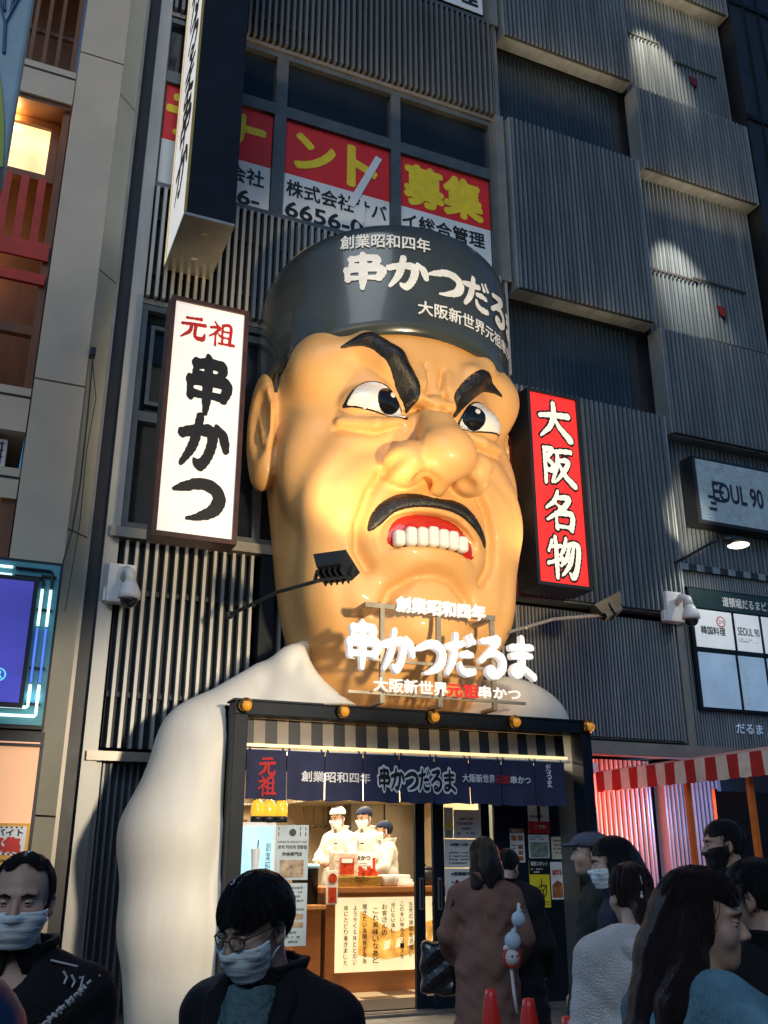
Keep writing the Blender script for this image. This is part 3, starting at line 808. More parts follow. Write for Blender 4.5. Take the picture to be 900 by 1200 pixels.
# mouth: red lining, then the row of teeth
inner = sm_poly(MOUTH, 4); ci = inner.mean(0); 
gx = np.arange(-.7, .65, .02); gz = np.arange(4.25, 4.95, .02); X, Z = np.meshgrid(gx, gz, indexing='ij')
V, Fs, seg = contour_fill(polysd(ci+(inner-ci)*1.0, X, Z), gx, gz)
dv = -polysd(inner, V[:,0], V[:,1])
Y = -1.27 - .09*np.sqrt(np.clip(dv/.2, 0, 1)) + .10*(V[:,0]/.55)**2
link_mesh('lip', place(np.stack([V[:,0], Y, V[:,1]], 1)), Fs, m_lip, statue, True)
tb = MB()
for k in range(7):
    x = -.42 + k*.114; y = -1.40+.10*(x/.5)**2; top = 4.62-.10*((x+.06)/.5)**2 + (.012 if k % 2 else 0)
    bm = bmesh.new(); bmesh.ops.create_cube(bm, size=1)
    for v in bm.verts:
        v.co = Vector((x+v.co.x*.112, y+v.co.y*.12, (4.42-.04*abs(x)) if v.co.z < 0 else top))
    bmesh.ops.bevel(bm, geom=list(bm.edges), offset=.035, segments=3, profile=.5, affect='EDGES'); tb.bm(bm)
tb.v = place(tb.v).tolist(); tb.build('teeth', m_tooth, statue, True)

# headband: a stiff tilted ring with the shop's lettering round it
BA, BB = 1.52, 1.40
def band_pt(t, v, off=0.0):
    zb = 6.86 - .30*(1-math.cos(t)); zt = 8.20 - .42*(1-math.cos(t))
    k = 1 + .02*v + off
    return Vector(place((BA*k*math.sin(t), -BB*k*math.cos(t), zb+(zt-zb)*v)))
bb = MB(); n = 96; rows = 10
V = []; Fs = []
prof = [(-.02,-.03),(0,0)] + [(v/rows, .0+.012*math.sin(math.pi*v/rows)) for v in range(1, rows)] + [(1,0),(1.015,-.02),(1.0,-.06),(.96,-.12)]
for (v, o) in prof:
    for i in range(n):
        t = 2*math.pi*i/n; V.append(band_pt(t, v, o + .004*math.sin(3*t+v*4)))
R_ = len(prof)
for r in range(R_-1):
    for i in range(n): Fs.append((r*n+i, r*n+(i+1)%n, (r+1)*n+(i+1)%n, (r+1)*n+i))
Fs.append(tuple((R_-1)*n+i for i in range(n)))
bb.add(V, Fs, 0)
hb = bb.build('headband', [m_band], statue, True)
def on_band(t0, z0):     # lettering box origin -> function of (x, y) in metres along the band
    def fn(x, y):
        t = t0 + x/1.5; zb = 6.86-.30*(1-math.cos(t)); zt = 8.20-.42*(1-math.cos(t))
        return band_pt(t, (z0+y-zb)/(zt-zb), .022)
    return fn
tx = MB()
text(tx, '創業昭和四年', (0,0,0), (1,0,0), (0,0,1), w=.98, h=.17, bold=.018, fn=on_band(-.70, 7.86))
brush(tx, '串かつだるま', (0,0,0), (1,0,0), (0,0,1), 2.70, .40, sizes=[1.25,1.15,1.1,1.1,1.1,1.1], fat=1.25, fn=on_band(-.70, 7.36))
text(tx, '大阪新世界元祖串かつ', (0,0,0), (1,0,0), (0,0,1), w=1.78, h=.17, bold=.018, fn=on_band(-.14, 7.06))
tx.build('lettering', m_bandtxt, hb)
# sideburn in front of the ear
for s in (-1, 1):
    q = MB(); pts = [(s*1.43,-.36,6.75),(s*1.44,-.14,6.75),(s*1.46,.35,6.75),(s*1.45,.30,6.45),(s*1.44,.0,6.2),(s*1.43,-.20,6.02),(s*1.42,-.26,6.3)]
    q.prism([Vector(place(p)) for p in pts], (s*.05,0,0)); q.build('sideburn', m_hair, statue)

def robe_sdf(p):
    d = ell(p, (0,.52,1.35), (2.20,1.30,2.62)); d = smin(d, ell(p, (0,.55,.7), (2.08,1.28,1.6)), .3)
    for s in (-1, 1):
        if s > 0: d = smin(d, ell(p, (1.60,.35,2.95), (.90,.62,.58)), .25)
        d = smin(d, chain(p, [(s*1.20,.40,3.15),(s*1.82,.38,2.55),(s*2.06,.34,1.7),(s*2.0,.34,.9),(s*1.85,.36,-.3)], [.36,.52,.58,.57,.54], .12), .03)
    d = smin(d, chain(p, [(-1.0,.1,3.4),(-.75,-.25,3.05),(-.35,-.6,2.7)], [.25,.2,.2], .05), .2)
    d = smin(d, chain(p, [(1.0,.1,3.4),(.75,-.25,3.05),(.35,-.6,2.7)], [.25,.2,.2], .05), .2)
    # soft cloth folds
    d = d + .005*np.sin(p.x*5+p.z*2.2)*np.sin(p.z*1.7+p.y*3)
    # the lapel edge that drops from the collar
    for s in (-1, 1):
        d = smax(d, -chain(p, [(s*1.05,-.12,3.45),(s*1.30,-.55,2.85),(s*1.62,-.85,1.6)], [.02,.03,.02], .02), .06)
    d = smax(d, -ell(p, (.36,-.60,3.66), (1.36,1.75,.95)), .12)     # open neck
    cut = np.maximum(np.maximum(-1.775-p.x, p.x-2.33), p.z-2.94)
    d = np.maximum(d, -cut)
    return np.maximum(d, .02-p.z)
sculpt('robe', robe_sdf, axis_steps(-2.75, 2.75, .06, [(-2.75,-1.6,.035),(-1.80,-1.72,.010),(2.27,2.37,.012)]), axis_steps(-1.2, 1.85, .05), axis_steps(-.02, 4.1, .05, [(2.86,3.0,.012)]), m_robe, statue, xf=place_robe)

# ================================================================ the shop front
shop = thing('storefront', 'black framed shop entrance cut into the white robe of the giant cook', 'shop front', (4.45, 9.4, 0))
m_wood = mat('orange_brown_counter_timber', (.36,.14,.045), .4, var=.25, scale=4, stretch=(.25,1,2.5), bump=.05)
m_woodt = mat('pale_counter_top', (.50,.24,.09), .35, var=.15, scale=4)
m_cream = mat('cream_interior_wall', (.62,.50,.32), .6, var=.08)
m_steelk = mat('brushed_kitchen_steel', (.30,.28,.26), .35, metal=.8, var=.2, scale=3, stretch=(1,1,.1))
m_stripe = mat('beige_cloth_stripe', (.34,.30,.25), .75, var=.12, scale=6)
q = MB()
q.bbox(2.38, 2.515, 9.08, 9.30, 0, 2.81, .006); q.bbox(6.36, 6.49, 9.08, 9.30, 0, 2.81, .006)
q.bbox(2.38, 6.49, 9.075, 9.32, 2.81, 2.935, .006); q.box(2.36, 6.51, 9.06, 9.33, 2.936, 2.955)
q.build('frame', m_navy, shop)
q = MB()
ns = 31; sw = (6.30-2.53)/ns
for i in range(ns):
    a = 2.53+i*sw; q.hexa([(a,9.34,2.56),(a+sw-.002,9.34,2.56),(a+sw-.002,9.38,2.56),(a,9.38,2.56),(a,9.34+.02,2.81),(a+sw-.002,9.36,2.81),(a+sw-.002,9.40,2.81),(a,9.40,2.81)], i % 2)
q.build('striped_fascia', [m_black, m_stripe], shop)
m_rod = emit('warm_strip_light', (1.0,.78,.38), 1.3, .1, 6)
q = MB(); q.tube([(2.54,9.30,2.545),(6.30,9.30,2.555)], .016, 10); q.build('strip_light', m_rod, shop)
q = MB(); q.tube([(2.52,9.31,2.505),(6.34,9.31,2.515)], .012, 8); q.build('curtain_rail', m_white, shop)
q = MB(); q.box(2.43, 2.53, 9.30, 9.95, 0, 2.93); q.build('side_wall', m_slat_d, shop); q = MB(); q.box(6.45, 6.55, 9.30, 11.4, 0, 2.93); q.build('side_wall', m_slat_d, shop)
# ground floor room behind the doors
q = MB()
q.box(2.43, 2.52, 9.95, 14.6, 0, 2.9); q.box(6.45, 6.55, 11.4, 14.6, 0, 2.9); q.box(2.43, 6.55, 14.6, 14.7, 0, 2.9)
q.build('interior_wall', m_cream, shop)
q = MB(); q.box(2.43, 6.55, 9.35, 14.7, 2.90, 2.94); q.build('ceiling', m_cream, shop)
m_ta = mat('beige_floor_tile', (.50,.40,.28), .3, var=.08); m_tb = mat('dark_brown_floor_tile', (.09,.06,.04), .3, var=.2)
q = MB()
for i in range(10):
    for j in range(12):
        q.box(2.52+i*.393, 2.52+(i+1)*.393-.003, 9.86+j*.393, 9.86+(j+1)*.393-.003, .0, .022, (i+j) % 2)
q.build('tiled_floor', [m_ta, m_tb], shop)
q = MB(); q.box(2.5, 6.45, 9.68, 9.90, .0, .035); q.box(2.5,6.45,9.72,9.74,.035,.045); q.box(2.5,6.45,9.80,9.82,.035,.045); q.build('threshold', m_steelk, shop)
# sliding doors: two black stiles side by side, glass with notices
m_clear = bpy.data.materials.new('clear_door_glass'); m_clear.use_nodes = True
pb = m_clear.node_tree.nodes['Principled BSDF']; pb.inputs['Transmission Weight'].default_value = 1.0; pb.inputs['Roughness'].default_value = .0
pb.inputs['IOR'].default_value = 1.05; pb.inputs['Base Color'].default_value = (.92,.95,.94,1)
def sliding(x0, x1, y, st, name='sliding_door'):
    q = MB(); q.box(x0, x0+st, y, y+.05, .04, 2.35); q.box(x1-st, x1, y, y+.05, .04, 2.35); q.box(x0+st, x1-st, y, y+.05, .04, .16); q.box(x0+st, x1-st, y, y+.05, 2.25, 2.35)
    d = q.build(name, m_navy, shop)
    q = MB(); q.box(x0+st, x1-st, y+.02, y+.026, .16, 2.25); q.build('pane', m_clear, d)
    return d
d1 = sliding(4.82, 5.72, 9.75, .13); d2 = sliding(4.64, 5.56, 9.82, .11)
for d, x, y in ((d1, 4.885, 9.745), (d2, 4.70, 9.815)):
    q = MB(); q.bbox(x-.025, x+.025, y-.012, y+.006, .98, 1.30, .008); q.box(x-.012, x+.012, y-.014, y-.012, 1.0, 1.28, 1); q.build('handle', [m_steelk, m_black], d)
q = MB(); q.box(2.5, 6.45, 9.72, 9.88, 2.35, 2.50); q.build('door_head', m_navy, shop)
q = MB(); q.box(5.72, 6.45, 9.76, 9.84, 0, 2.35); q.box(5.70,5.76,9.74,9.86,0,2.35); q.build('dark_wall_panel', m_navy, shop)
# kitchen: raised floor, back shelves, hood, fridge
q = MB(); q.box(3.0, 6.4, 11.95, 14.5, .0, .28); q.build('kitchen_floor', m_tb, shop)
q = MB(); q.box(2.6, 4.55, 14.1, 14.55, .28, 1.5); q.box(2.6,4.6,14.0,14.58,1.5,1.53); q.build('kitchen_cabinet', m_steelk, shop)
q = MB(); q.box(5.35, 6.40, 13.5, 14.5, .28, 2.5); q.box(5.87,5.88,13.48,13.5,.4,2.4,1); q.box(5.80,5.83,13.46,13.5,1.2,1.7,1); q.box(5.92,5.95,13.46,13.5,1.2,1.7,1)
q.build('refrigerator', [m_steelk, m_black], shop)
m_hood = mat('cream_hood_panel', (.66,.56,.38), .45)
q = MB(); q.hexa([(4.5,12.7,2.24),(6.3,12.7,2.24),(6.3,14.4,2.24),(4.5,14.4,2.24),(4.6,12.9,2.6),(6.3,12.9,2.6),(6.3,14.4,2.6),(4.6,14.4,2.6)]); q.build('extractor_hood', m_hood, shop)
for k in range(2):
    q = MB(); q.box(2.7, 4.5, 14.25, 14.58, 1.85+.38*k, 1.88+.38*k); q.build('kitchen_shelf', m_steelk, shop)
m_btl = [mat('amber_bottle_glass', (.20,.07,.015), .15), mat('green_bottle_glass', (.03,.09,.04), .15), mat('white_jar_ceramic', (.6,.58,.52), .3)]
for k in range(9):
    x = 2.85+.19*k; q = MB(); q.lathe([(.04,0),(.045,.02),(.045,.16),(.018,.21),(.018,.26)] if k % 3 else [(.06,0),(.07,.05),(.065,.13),(.05,.15)], (x,14.42,1.88+.38*(k%2)), 14)
    tag(q.build('bottle', m_btl[k%3], smooth=True), 'small bottle or jar on the kitchen shelves at the back of the shop', 'bottle', 'bottles on the kitchen shelves')
for k in range(4):
    x = 4.75+.16*k; q = MB(); q.tube([(x,13.9,2.2),(x,13.9,1.95)], .008, 6); q.lathe([(.0,0),(.05,.02),(.055,.05),(.05,.055)], (x,13.9,1.90), 14)
    tag(q.build('ladle', m_steelk, smooth=True), 'steel ladle hanging below the cream extractor hood', 'ladle', 'ladles under the extractor hood')
q = MB(); q.box(2.9,3.6,14.56,14.59,1.0,2.3); q.build('yellow_wall_sheet', mat('yellow_wall_sheet_paint', (.62,.44,.08), .5), shop)
m_lit = emit('ceiling_light_panel', (1.0,.86,.62), 4.0)
for (x, y) in ((3.3,11.0),(5.0,11.0),(4.2,13.2)):
    q = MB(); q.box(x-.5, x+.5, y-.09, y+.09, 2.87, 2.895); q.build('ceiling_light', m_lit, shop)
light('shop_ceiling_light', 'AREA', (4.6, 10.9, 2.85), 200, (1.0,.83,.58), (2.6,.8), (4.6,10.9,0))
light('kitchen_ceiling_light', 'AREA', (4.6, 12.6, 2.80), 120, (1.0,.86,.64), (2.2,.8), (4.6,12.6,0))

# amber warning lamps on the beam
m_amber = mat('amber_lamp_lens', (.75,.28,.02), .15, var=.2, scale=8, coat=.6)
pbm = m_amber.node_tree.nodes['Principled BSDF']; pbm.inputs['Emission Color'].default_value = (1,.42,.03,1); pbm.inputs['Emission Strength'].default_value = .3
m_brass = mat('brass_lamp_hood', (.45,.25,.06), .25, metal=.9)
lab = ['amber lamp at the left corner of the black shop frame','amber lamp second from the left corner of the shop frame','amber lamp at the middle of the black shop frame beam','amber lamp second from the right corner of the shop frame','amber lamp at the right corner of the black shop frame']
for i, x in enumerate((2.47,3.48,4.49,5.47,6.43)):
    t = thing('warning_lamp', lab[i], 'lamp', (x, 9.05, 2.90), 'amber lamps along the beam')
    q = MB(); q.lathe([(.04,0),(.065,.02),(.074,.06),(.06,.10),(.03,.12)], (x,9.085,2.90), 20, axis=(0,-1,-.25)); q.build('hood', m_brass, t, True)
    q = MB(); q.sphere((x,8.985,2.875), .048, 18); q.build('lens', m_amber, t, True)
    q = MB(); q.sphere((x,8.965,2.87), .02, 10); q.build('bulb', m_eyew, t, True)

# noren: nine hanging cloth panels
m_noren = mat('navy_printed_cotton', (.022,.026,.070), .85, var=.35, scale=5, bump=.15, bscale=120, sheen=.1)
m_ntxt = mat('white_cloth_print', (.72,.70,.70), .8); m_nred = mat('red_cloth_print', (.50,.02,.02), .8); m_nblk = mat('black_cloth_print', (.006,.006,.01), .8)
nor = thing('noren_curtain', 'navy split curtain printed with white shop lettering across the entrance', 'curtain', (4.4, 9.25, 2.0))
NX0, NX1, NZ0, NZ1 = 2.57, 6.24, 2.03, 2.50
def nor_y(x, z):
    t = (NZ1-z)/(NZ1-NZ0); k = (x-NX0)/(NX1-NX0)*9; fr = k-math.floor(k)
    return 9.27 - .016*math.sin(x*9.0)*(.3+t) - .028*t*math.sin(math.pi*fr)+.012*t*math.sin(x*31)*t
q = MB(); pw = (NX1-NX0)/9
for k in range(9):
    a = NX0+k*pw+.004; b = NX0+(k+1)*pw-.004; nu, nv = 14, 12; V = []
    for v in range(nv+1):
        for u in range(nu+1):
            x = a+(b-a)*u/nu; z = NZ0+(NZ1-NZ0)*v/nv + (.008*math.sin(k*2.1+u*.4) if v == 0 else 0)
            V.append((x, nor_y(x, z), z))
    q.add(V, [(v*(nu+1)+u, v*(nu+1)+u+1, (v+1)*(nu+1)+u+1, (v+1)*(nu+1)+u) for v in range(nv) for u in range(nu)])
    for xx in (a+.03, b-.03): q.tube([(xx,9.27,2.49),(xx,9.30,2.53),(xx,9.32,2.49)], .008, 6)
q.build('cloth', m_noren, nor, True)
def on_nor(x0, z0, lift): return lambda x, y: Vector((x0+x, nor_y(x0+x, z0+y)-lift, z0+y))
q = MB(); ex, ez = (1,0,0), (0,0,1)
text(q, '創業昭和四年', (0,0,0), ex, ez, w=.74, h=.10, bold=.02, m=0, fn=on_nor(3.13, 2.21, .012))
for k, ch in enumerate('元祖'): brush(q, ch, (0,0,0), ex, ez, .17, .17, m=1, fat=1.15, fn=on_nor(2.69, 2.26-k*.19, .012))
brush(q, '串かつだるま', (0,0,0), ex, ez, .90, .20, m=0, fat=1.15, grow=10, fn=on_nor(3.95, 2.16, .010))
brush(q, '串かつだるま', (0,0,0), ex, ez, .90, .20, m=2, fat=1.1, grow=0, fn=on_nor(3.95, 2.16, .015))
text(q, '大阪新世界', (0,0,0), ex, ez, w=.40, h=.085, bold=.02, m=0, fn=on_nor(4.93, 2.255, .012))
text(q, '元祖', (0,0,0), ex, ez, w=.165, h=.085, bold=.02, m=1, fn=on_nor(5.345, 2.255, .012))
text(q, '串かつ', (0,0,0), ex, ez, w=.24, h=.08, bold=.02, m=0, fn=on_nor(5.525, 2.255, .012))
for k, ch in enumerate('だるまー'[:3]): brush(q, ch, (0,0,0), ex, ez, .075, .075, m=0, fat=1.0, fn=on_nor(5.98, 2.40-k*.085, .012))
q.build('lettering', [m_ntxt, m_nred, m_nblk], nor)

# three-dimensional logo sign standing on the beam
m_logo = emit('white_lit_channel_letter', (1.0,.97,.95), .38, .02); m_logor = emit('red_lit_channel_letter', (.9,.03,.03), .2, .02)
m_frs = mat('brushed_sign_frame', (.40,.36,.28), .35, metal=.7)
lg = thing('letter_sign', 'white raised lettering on a metal frame standing above the entrance beam', 'sign', (4.4, 8.8, 2.95))
q = MB()
for x in (3.82, 4.47, 5.12):
    q.box(x-.025, x+.025, 8.82, 8.86, 2.96, 3.93); q.box(x-.025, x+.025, 8.86, 9.1, 2.957, 2.99)
q.box(3.62, 5.15, 8.80, 8.85, 3.93, 3.98); q.box(3.62,3.8,8.851,9.25,3.93,3.98); q.box(5.1,5.15,8.851,9.25,3.93,3.98); q.box(3.45,5.5,8.825,8.85,3.38,3.41); q.box(3.45,5.5,8.825,8.85,3.04,3.07)
q.build('support_frame', m_frs, lg)
q = MB()
brush(q, '串かつだるま', (3.36,8.72,3.30), ex, ez, 2.24, .43, sizes=[1.2,1.1,1.05,1.1,1.1,1.1], drops=[.0,-.06,-.08,-.02,0,.04], fat=1.22, depth=.07)
q.build('large_lettering', m_logo, lg)
q = MB(); text(q, '創業昭和四年', (3.95,8.75,3.91), ex, ez, w=1.05, h=.155, bold=.035); text(q, '大阪新世界', (3.69,8.74,3.06), ex, ez, w=.82, h=.135, bold=.035); text(q, '串かつ', (4.88,8.74,3.07), ex, ez, w=.50, h=.12, bold=.035)
text(q, '創業昭和四年', (3.95,8.775,3.905), ex, ez, w=1.05, h=.155, bold=.035)
q.build('small_lettering', m_logo, lg)
q = MB(); text(q, '元祖', (4.51,8.74,3.06), ex, ez, w=.36, h=.135, bold=.035); q.build('red_lettering', m_logor, lg)
# ================================================================ signs on the facade
ex, ez, ey = Vector((1,0,0)), Vector((0,0,1)), Vector((0,1,0))
m_ink = mat('black_sign_ink', (.008,.008,.009), .5); m_redink = mat('red_sign_ink', (.55,.02,.015), .5)
m_dkbrown = mat('dark_brown_sign_frame', (.065,.026,.018), .4, var=.3)
# white vertical light box
m_wface = emit('white_light_box_face', (1.0,.94,.86), .60, .04, 1.2)
t = thing('vertical_sign', 'tall white light box with black brush lettering in a brown frame beside the head', 'sign', (2.05, 10.1, 4.8), )
q = MB(); X0,X1,Z0,Z1 = 1.57,2.52,4.79,7.80; b = .055
q.box(X0,X0+b,9.93,10.25,Z0,Z1); q.box(X1-b,X1,9.93,10.25,Z0,Z1); q.box(X0+b,X1-b,9.93,10.25,Z0,Z0+b); q.box(X0+b,X1-b,9.93,10.25,Z1-b,Z1)
for z in (5.2,7.4): q.box(X0+.3,X0+.36,10.25,10.98,z,z+.06); q.box(X1-.36,X1-.3,10.25,10.98,z,z+.06)
q.build('frame', m_dkbrown, t)
q = MB(); q.box(X0+b,X1-b,9.96,10.23,Z0+b,Z1-b); q.build('light_box', m_wface, t)
q = MB()
for k, ch in enumerate('元祖'): brush(q, ch, (1.70+k*.34,9.952,7.28-.02*k), ex, ez, .31, .30, m=1, fat=1.1)
for ch, z, h in (('串',6.38,.66),('か',5.66,.62),('つ',5.02,.55)): brush(q, ch, (1.78 if ch!='つ' else 1.76,9.952,z), ex, ez, .58, h, m=0, fat=1.35, res=80)
q.build('lettering', [m_ink, m_redink], t)
# red vertical light box
m_rface = emit('red_light_box_face', (.95,.035,.03), .62, .06, 1.2); m_cream_t = emit('cream_sign_lettering', (1.0,.93,.78), .55, .03)
t = thing('vertical_sign', 'tall red light box with cream brush lettering in a black frame beside the head', 'sign', (6.85, 10.1, 4.8))
q = MB(); X0,X1,Z0,Z1 = 6.42,7.26,4.76,7.55; b = .045
q.box(X0,X0+b,9.87,10.35,Z0,Z1); q.box(X1-b,X1,9.87,10.35,Z0,Z1); q.box(X0+b,X1-b,9.87,10.35,Z0,Z0+b); q.box(X0+b,X1-b,9.87,10.35,Z1-b,Z1)
for z in (5.1,7.2): q.box(X0+.2,X0+.26,10.35,10.9,z,z+.06); q.box(X1-.3,X1-.24,10.35,10.75,z,z+.06)
q.build('frame', m_black, t)
q = MB(); q.box(X0+b,X1-b,9.90,10.33,Z0+b,Z1-b); q.build('light_box', m_rface, t)
q = MB()
for ch, z in (('大',6.86),('阪',6.20),('名',5.55),('物',4.90)):
    brush(q, ch, (6.575,9.893,z), ex, ez, .53, .52, m=1, fat=1.0, grow=5, res=70); brush(q, ch, (6.575,9.888,z), ex, ez, .53, .52, m=0, fat=1.0, res=70)
q.build('lettering', [m_cream_t, m_ink], t)
# blade sign high on the left
m_bface = emit('white_blade_sign_face', (1.0,.97,.92), .55, .04, 1.0); m_gold = mat('gold_sign_edge', (.65,.42,.10), .35, metal=.6)
m_galv = mat('galvanised_sign_base', (.46,.43,.37), .38, metal=.6, var=.2, scale=3, bump=.05)
t = thing('blade_sign', 'long projecting sign box with white lettered side and dark front high on the facade', 'sign', (1.87, 10.2, 8.73))
q = MB(); q.box(1.60,2.19,9.60,10.84,8.76,15.5); q.build('box', m_navy, t)
q = MB(); q.box(1.575,2.19,9.60,10.84,8.72,8.757); 
for y in (9.9,10.45): q.box(1.85,1.93,y,y+.02,8.70,8.72)
q.build('base_plate', m_galv, t)
q = MB(); q.box(1.578,1.598,9.62,10.82,8.78,15.5); q.build('face', m_bface, t)
q = MB(); q.box(1.57,1.60,10.822,10.845,8.76,15.5); q.box(1.572,1.60,10.70,10.712,8.8,15.5); q.box(1.57,1.60,9.598,9.618,8.76,15.5); q.build('edge', m_gold, t)
q = MB(); brush(q, '串かつだるま串か', (1.574,10.45,9.35), -ey, ez, .68, 6.0, fat=1.1, vertical=True); q.build('lettering', m_ink, t)
# letting banners inside the third-floor windows
m_bred = mat('red_banner_print', (.68,.015,.018), .55, var=.12, scale=2); m_bwht = mat('pale_banner_print', (.68,.72,.74), .55, var=.08, scale=2); m_byel = mat('yellow_banner_print', (.85,.62,.02), .55)
for lb_, x0, x1 in (('red and white letting banner half hidden behind the projecting sign box', 1.40, 2.97), ('red and white letting banner with yellow lettering torn across the middle', 3.17, 4.85), ('red and white letting banner at the window above the far side of the headband', 5.03, 6.61)):
    t = thing('banner', lb_, 'banner', ((x0+x1)/2, 10.95, 10.1), 'letting banners in the window')
    q = MB(); z0, zm, z1 = 10.10, 10.88, 11.83
    q.box(x0,x1,10.952,10.958,zm,z1,0); q.box(x0,x1,10.952,10.958,z0,zm,1)
    q.build('sheet', [m_bred, m_bwht], t)
    q = MB(); y = 10.948
    if x0 < 2:
        text(q, 'テ', (1.45,y,11.0), ex, ez, w=.62, h=.68, m=1, bold=.035); text(q, 'ナ', (2.12,y,11.0), ex, ez, w=.72, h=.68, m=1, bold=.035)
        text(q, '会社', (2.36,y,10.50), ex, ez, w=.52, h=.28, m=0, bold=.02); text(q, '06-', (2.30,y,10.14), ex, ez, w=.52, h=.24, m=0, bold=.02)
    elif x0 < 4:
        text(q, 'ン', (3.34,y,11.05), ex, ez, w=.60, h=.60, m=1, bold=.035); text(q, 'ト', (4.18,y,11.0), ex, ez, w=.44, h=.70, m=1, bold=.035)
        text(q, '株式会社サバ', (3.22,y,10.50), ex, ez, w=1.58, h=.28, m=0, bold=.02); text(q, '6656-0', (3.22,y,10.14), ex, ez, w=1.2, h=.26, m=0, bold=.02)
    else:
        text(q, '募集', (5.12,y,10.98), ex, ez, w=1.34, h=.72, m=1, bold=.045)
        text(q, 'イ総合管理', (5.07,y,10.50), ex, ez, w=1.42, h=.28, m=0, bold=.02); text(q, '1101', (5.3,y,10.14), ex, ez, w=.9, h=.26, m=0, bold=.02)
    q.build('lettering', [m_ink, m_byel], t)
    if 3 < x0 < 4:
        q = MB(); q.prism([(4.15,10.935,10.62),(4.27,10.935,10.60),(4.72,10.935,11.62),(4.62,10.935,11.66)], (0,.01,0)); q.build('peeling_strip', m_bwht, t)
        q = MB(); q.prism([(4.28,10.93,10.4),(4.42,10.93,10.3),(4.46,10.93,10.62),(4.38,10.93,10.80)], (0,.008,0)); q.build('torn_patch', m_bwht, t)
t = thing('banner', 'white banner with black lettering cut off by the top of the picture', 'banner', (5.85, 15.1, 15.3))
t.location = (5.85, 10.95, 15.3)
q = MB(); q.box(5.1,6.6,10.86,10.87,15.3,17.2); q.build('sheet', m_bwht, t)
q = MB(); text(q, '合管理', (5.15,10.855,15.42), ex, ez, w=1.35, h=.42, bold=.03); q.build('lettering', m_ink, t)

# LED board and tenants' directory on the right
m_ledb = emit('blue_grey_led_face', (.42,.62,.80), .16, .12, 9, base=.25); m_ledd = mat('unlit_led_lettering', (.015,.018,.04), .4)
t = thing('led_sign', 'blue-grey lit display board with dark lettering projecting from the ribbed facade', 'sign', (10.6, 10.6, 6.4))
q = MB(); q.box(9.92,11.9,10.68,10.95,6.34,7.46); q.build('casing', m_black, t)
q = MB(); n = 44
for k in range(n):
    z = 6.39+k*(1.02/n); q.box(9.98,11.86,10.655+.008*(k%2),10.68,z,z+1.02/n-.006)
q.build('display', m_ledb, t)
q = MB()
text(q, 'EOUL 90', (10.24,10.648,6.74), ex, ez, w=1.02, h=.31, bold=.025)
for k in range(3): q.box(10.13+.04*(k%2),10.28,10.647,10.65,6.56+k*.1,6.61+k*.1); q.box(10.27,10.46,10.647,10.65,6.72+k*.15,6.765+k*.15)
q.build('lettering', m_ledd, t)
m_dirh = mat('dark_green_header', (.02,.045,.042), .35); m_dirc = emit('pale_directory_panel', (.80,.86,.90), .36, .06, 2); m_dirb = emit('blue_directory_panel', (.40,.58,.78), .28, .12, 2)
t = thing('directory_board', 'tenant directory board with dark green header and pale panels on the ribbed wall', 'sign', (10.5, 10.84, 3.5))
q = MB(); q.box(9.66,11.5,10.82,10.88,3.50,5.33); q.build('frame', m_navy, t)
q = MB(); q.box(9.68,11.48,10.812,10.819,5.02,5.31); q.build('header', m_dirh, t)
cells = [(9.71,10.50,4.42,4.99,0),(10.53,11.02,4.42,4.99,0),(11.05,11.47,4.42,4.99,0),(9.71,10.50,3.54,4.36,1),(10.53,11.02,3.54,4.36,1),(11.05,11.47,3.54,4.36,1)]
cells = [(9.72,10.44,4.42,4.99,0),(10.50,10.98,4.42,4.99,0),(11.04,11.47,4.42,4.99,0),(9.72,10.42,3.54,4.34,1),(10.48,10.98,3.54,4.34,1),(11.04,11.47,3.54,4.34,1)]
for (a,b,c,d,k) in cells:
    q = MB(); q.box(a,b,10.808,10.819,c,d); q.build('panel', m_dirb if k else m_dirc, t)
q = MB(); y = 10.804
text(q, '道頓堀だるまビル', (10.30,y-.0,5.08), ex, ez, w=1.0, h=.15, m=1, bold=.02)
text(q, '韓国料理', (9.82,y,4.62), ex, ez, w=.46, h=.12, m=0, bold=.015); text(q, 'SEOUL 90', (10.53,y,4.66), ex, ez, w=.42, h=.12, m=0, bold=.01)
q.lathe([(.085,0),(.085,.004)], (10.22,y+.002,4.83), 24, axis=(0,-1,0), m=2); q.lathe([(.068,0),(.068,.006)], (10.22,y+.002,4.83), 24, axis=(0,-1,0), m=3)
text(q, '24', (10.17,y-.005,4.80), ex, ez, w=.10, h=.06, m=2)
scribble(q, (10.53,y,4.55), ex, ez, .4, .07, 2, 0, 4); scribble(q, (10.53,y,3.6), ex, ez, .1, .6, 8, 1, 9)
text(q, 'だるま', (10.3,10.84,3.20), ex, ez, w=.5, h=.14, m=4, bold=.01)
q.build('lettering', [m_ink, m_bwht, m_redink, m_dirc, m_dirb], t)

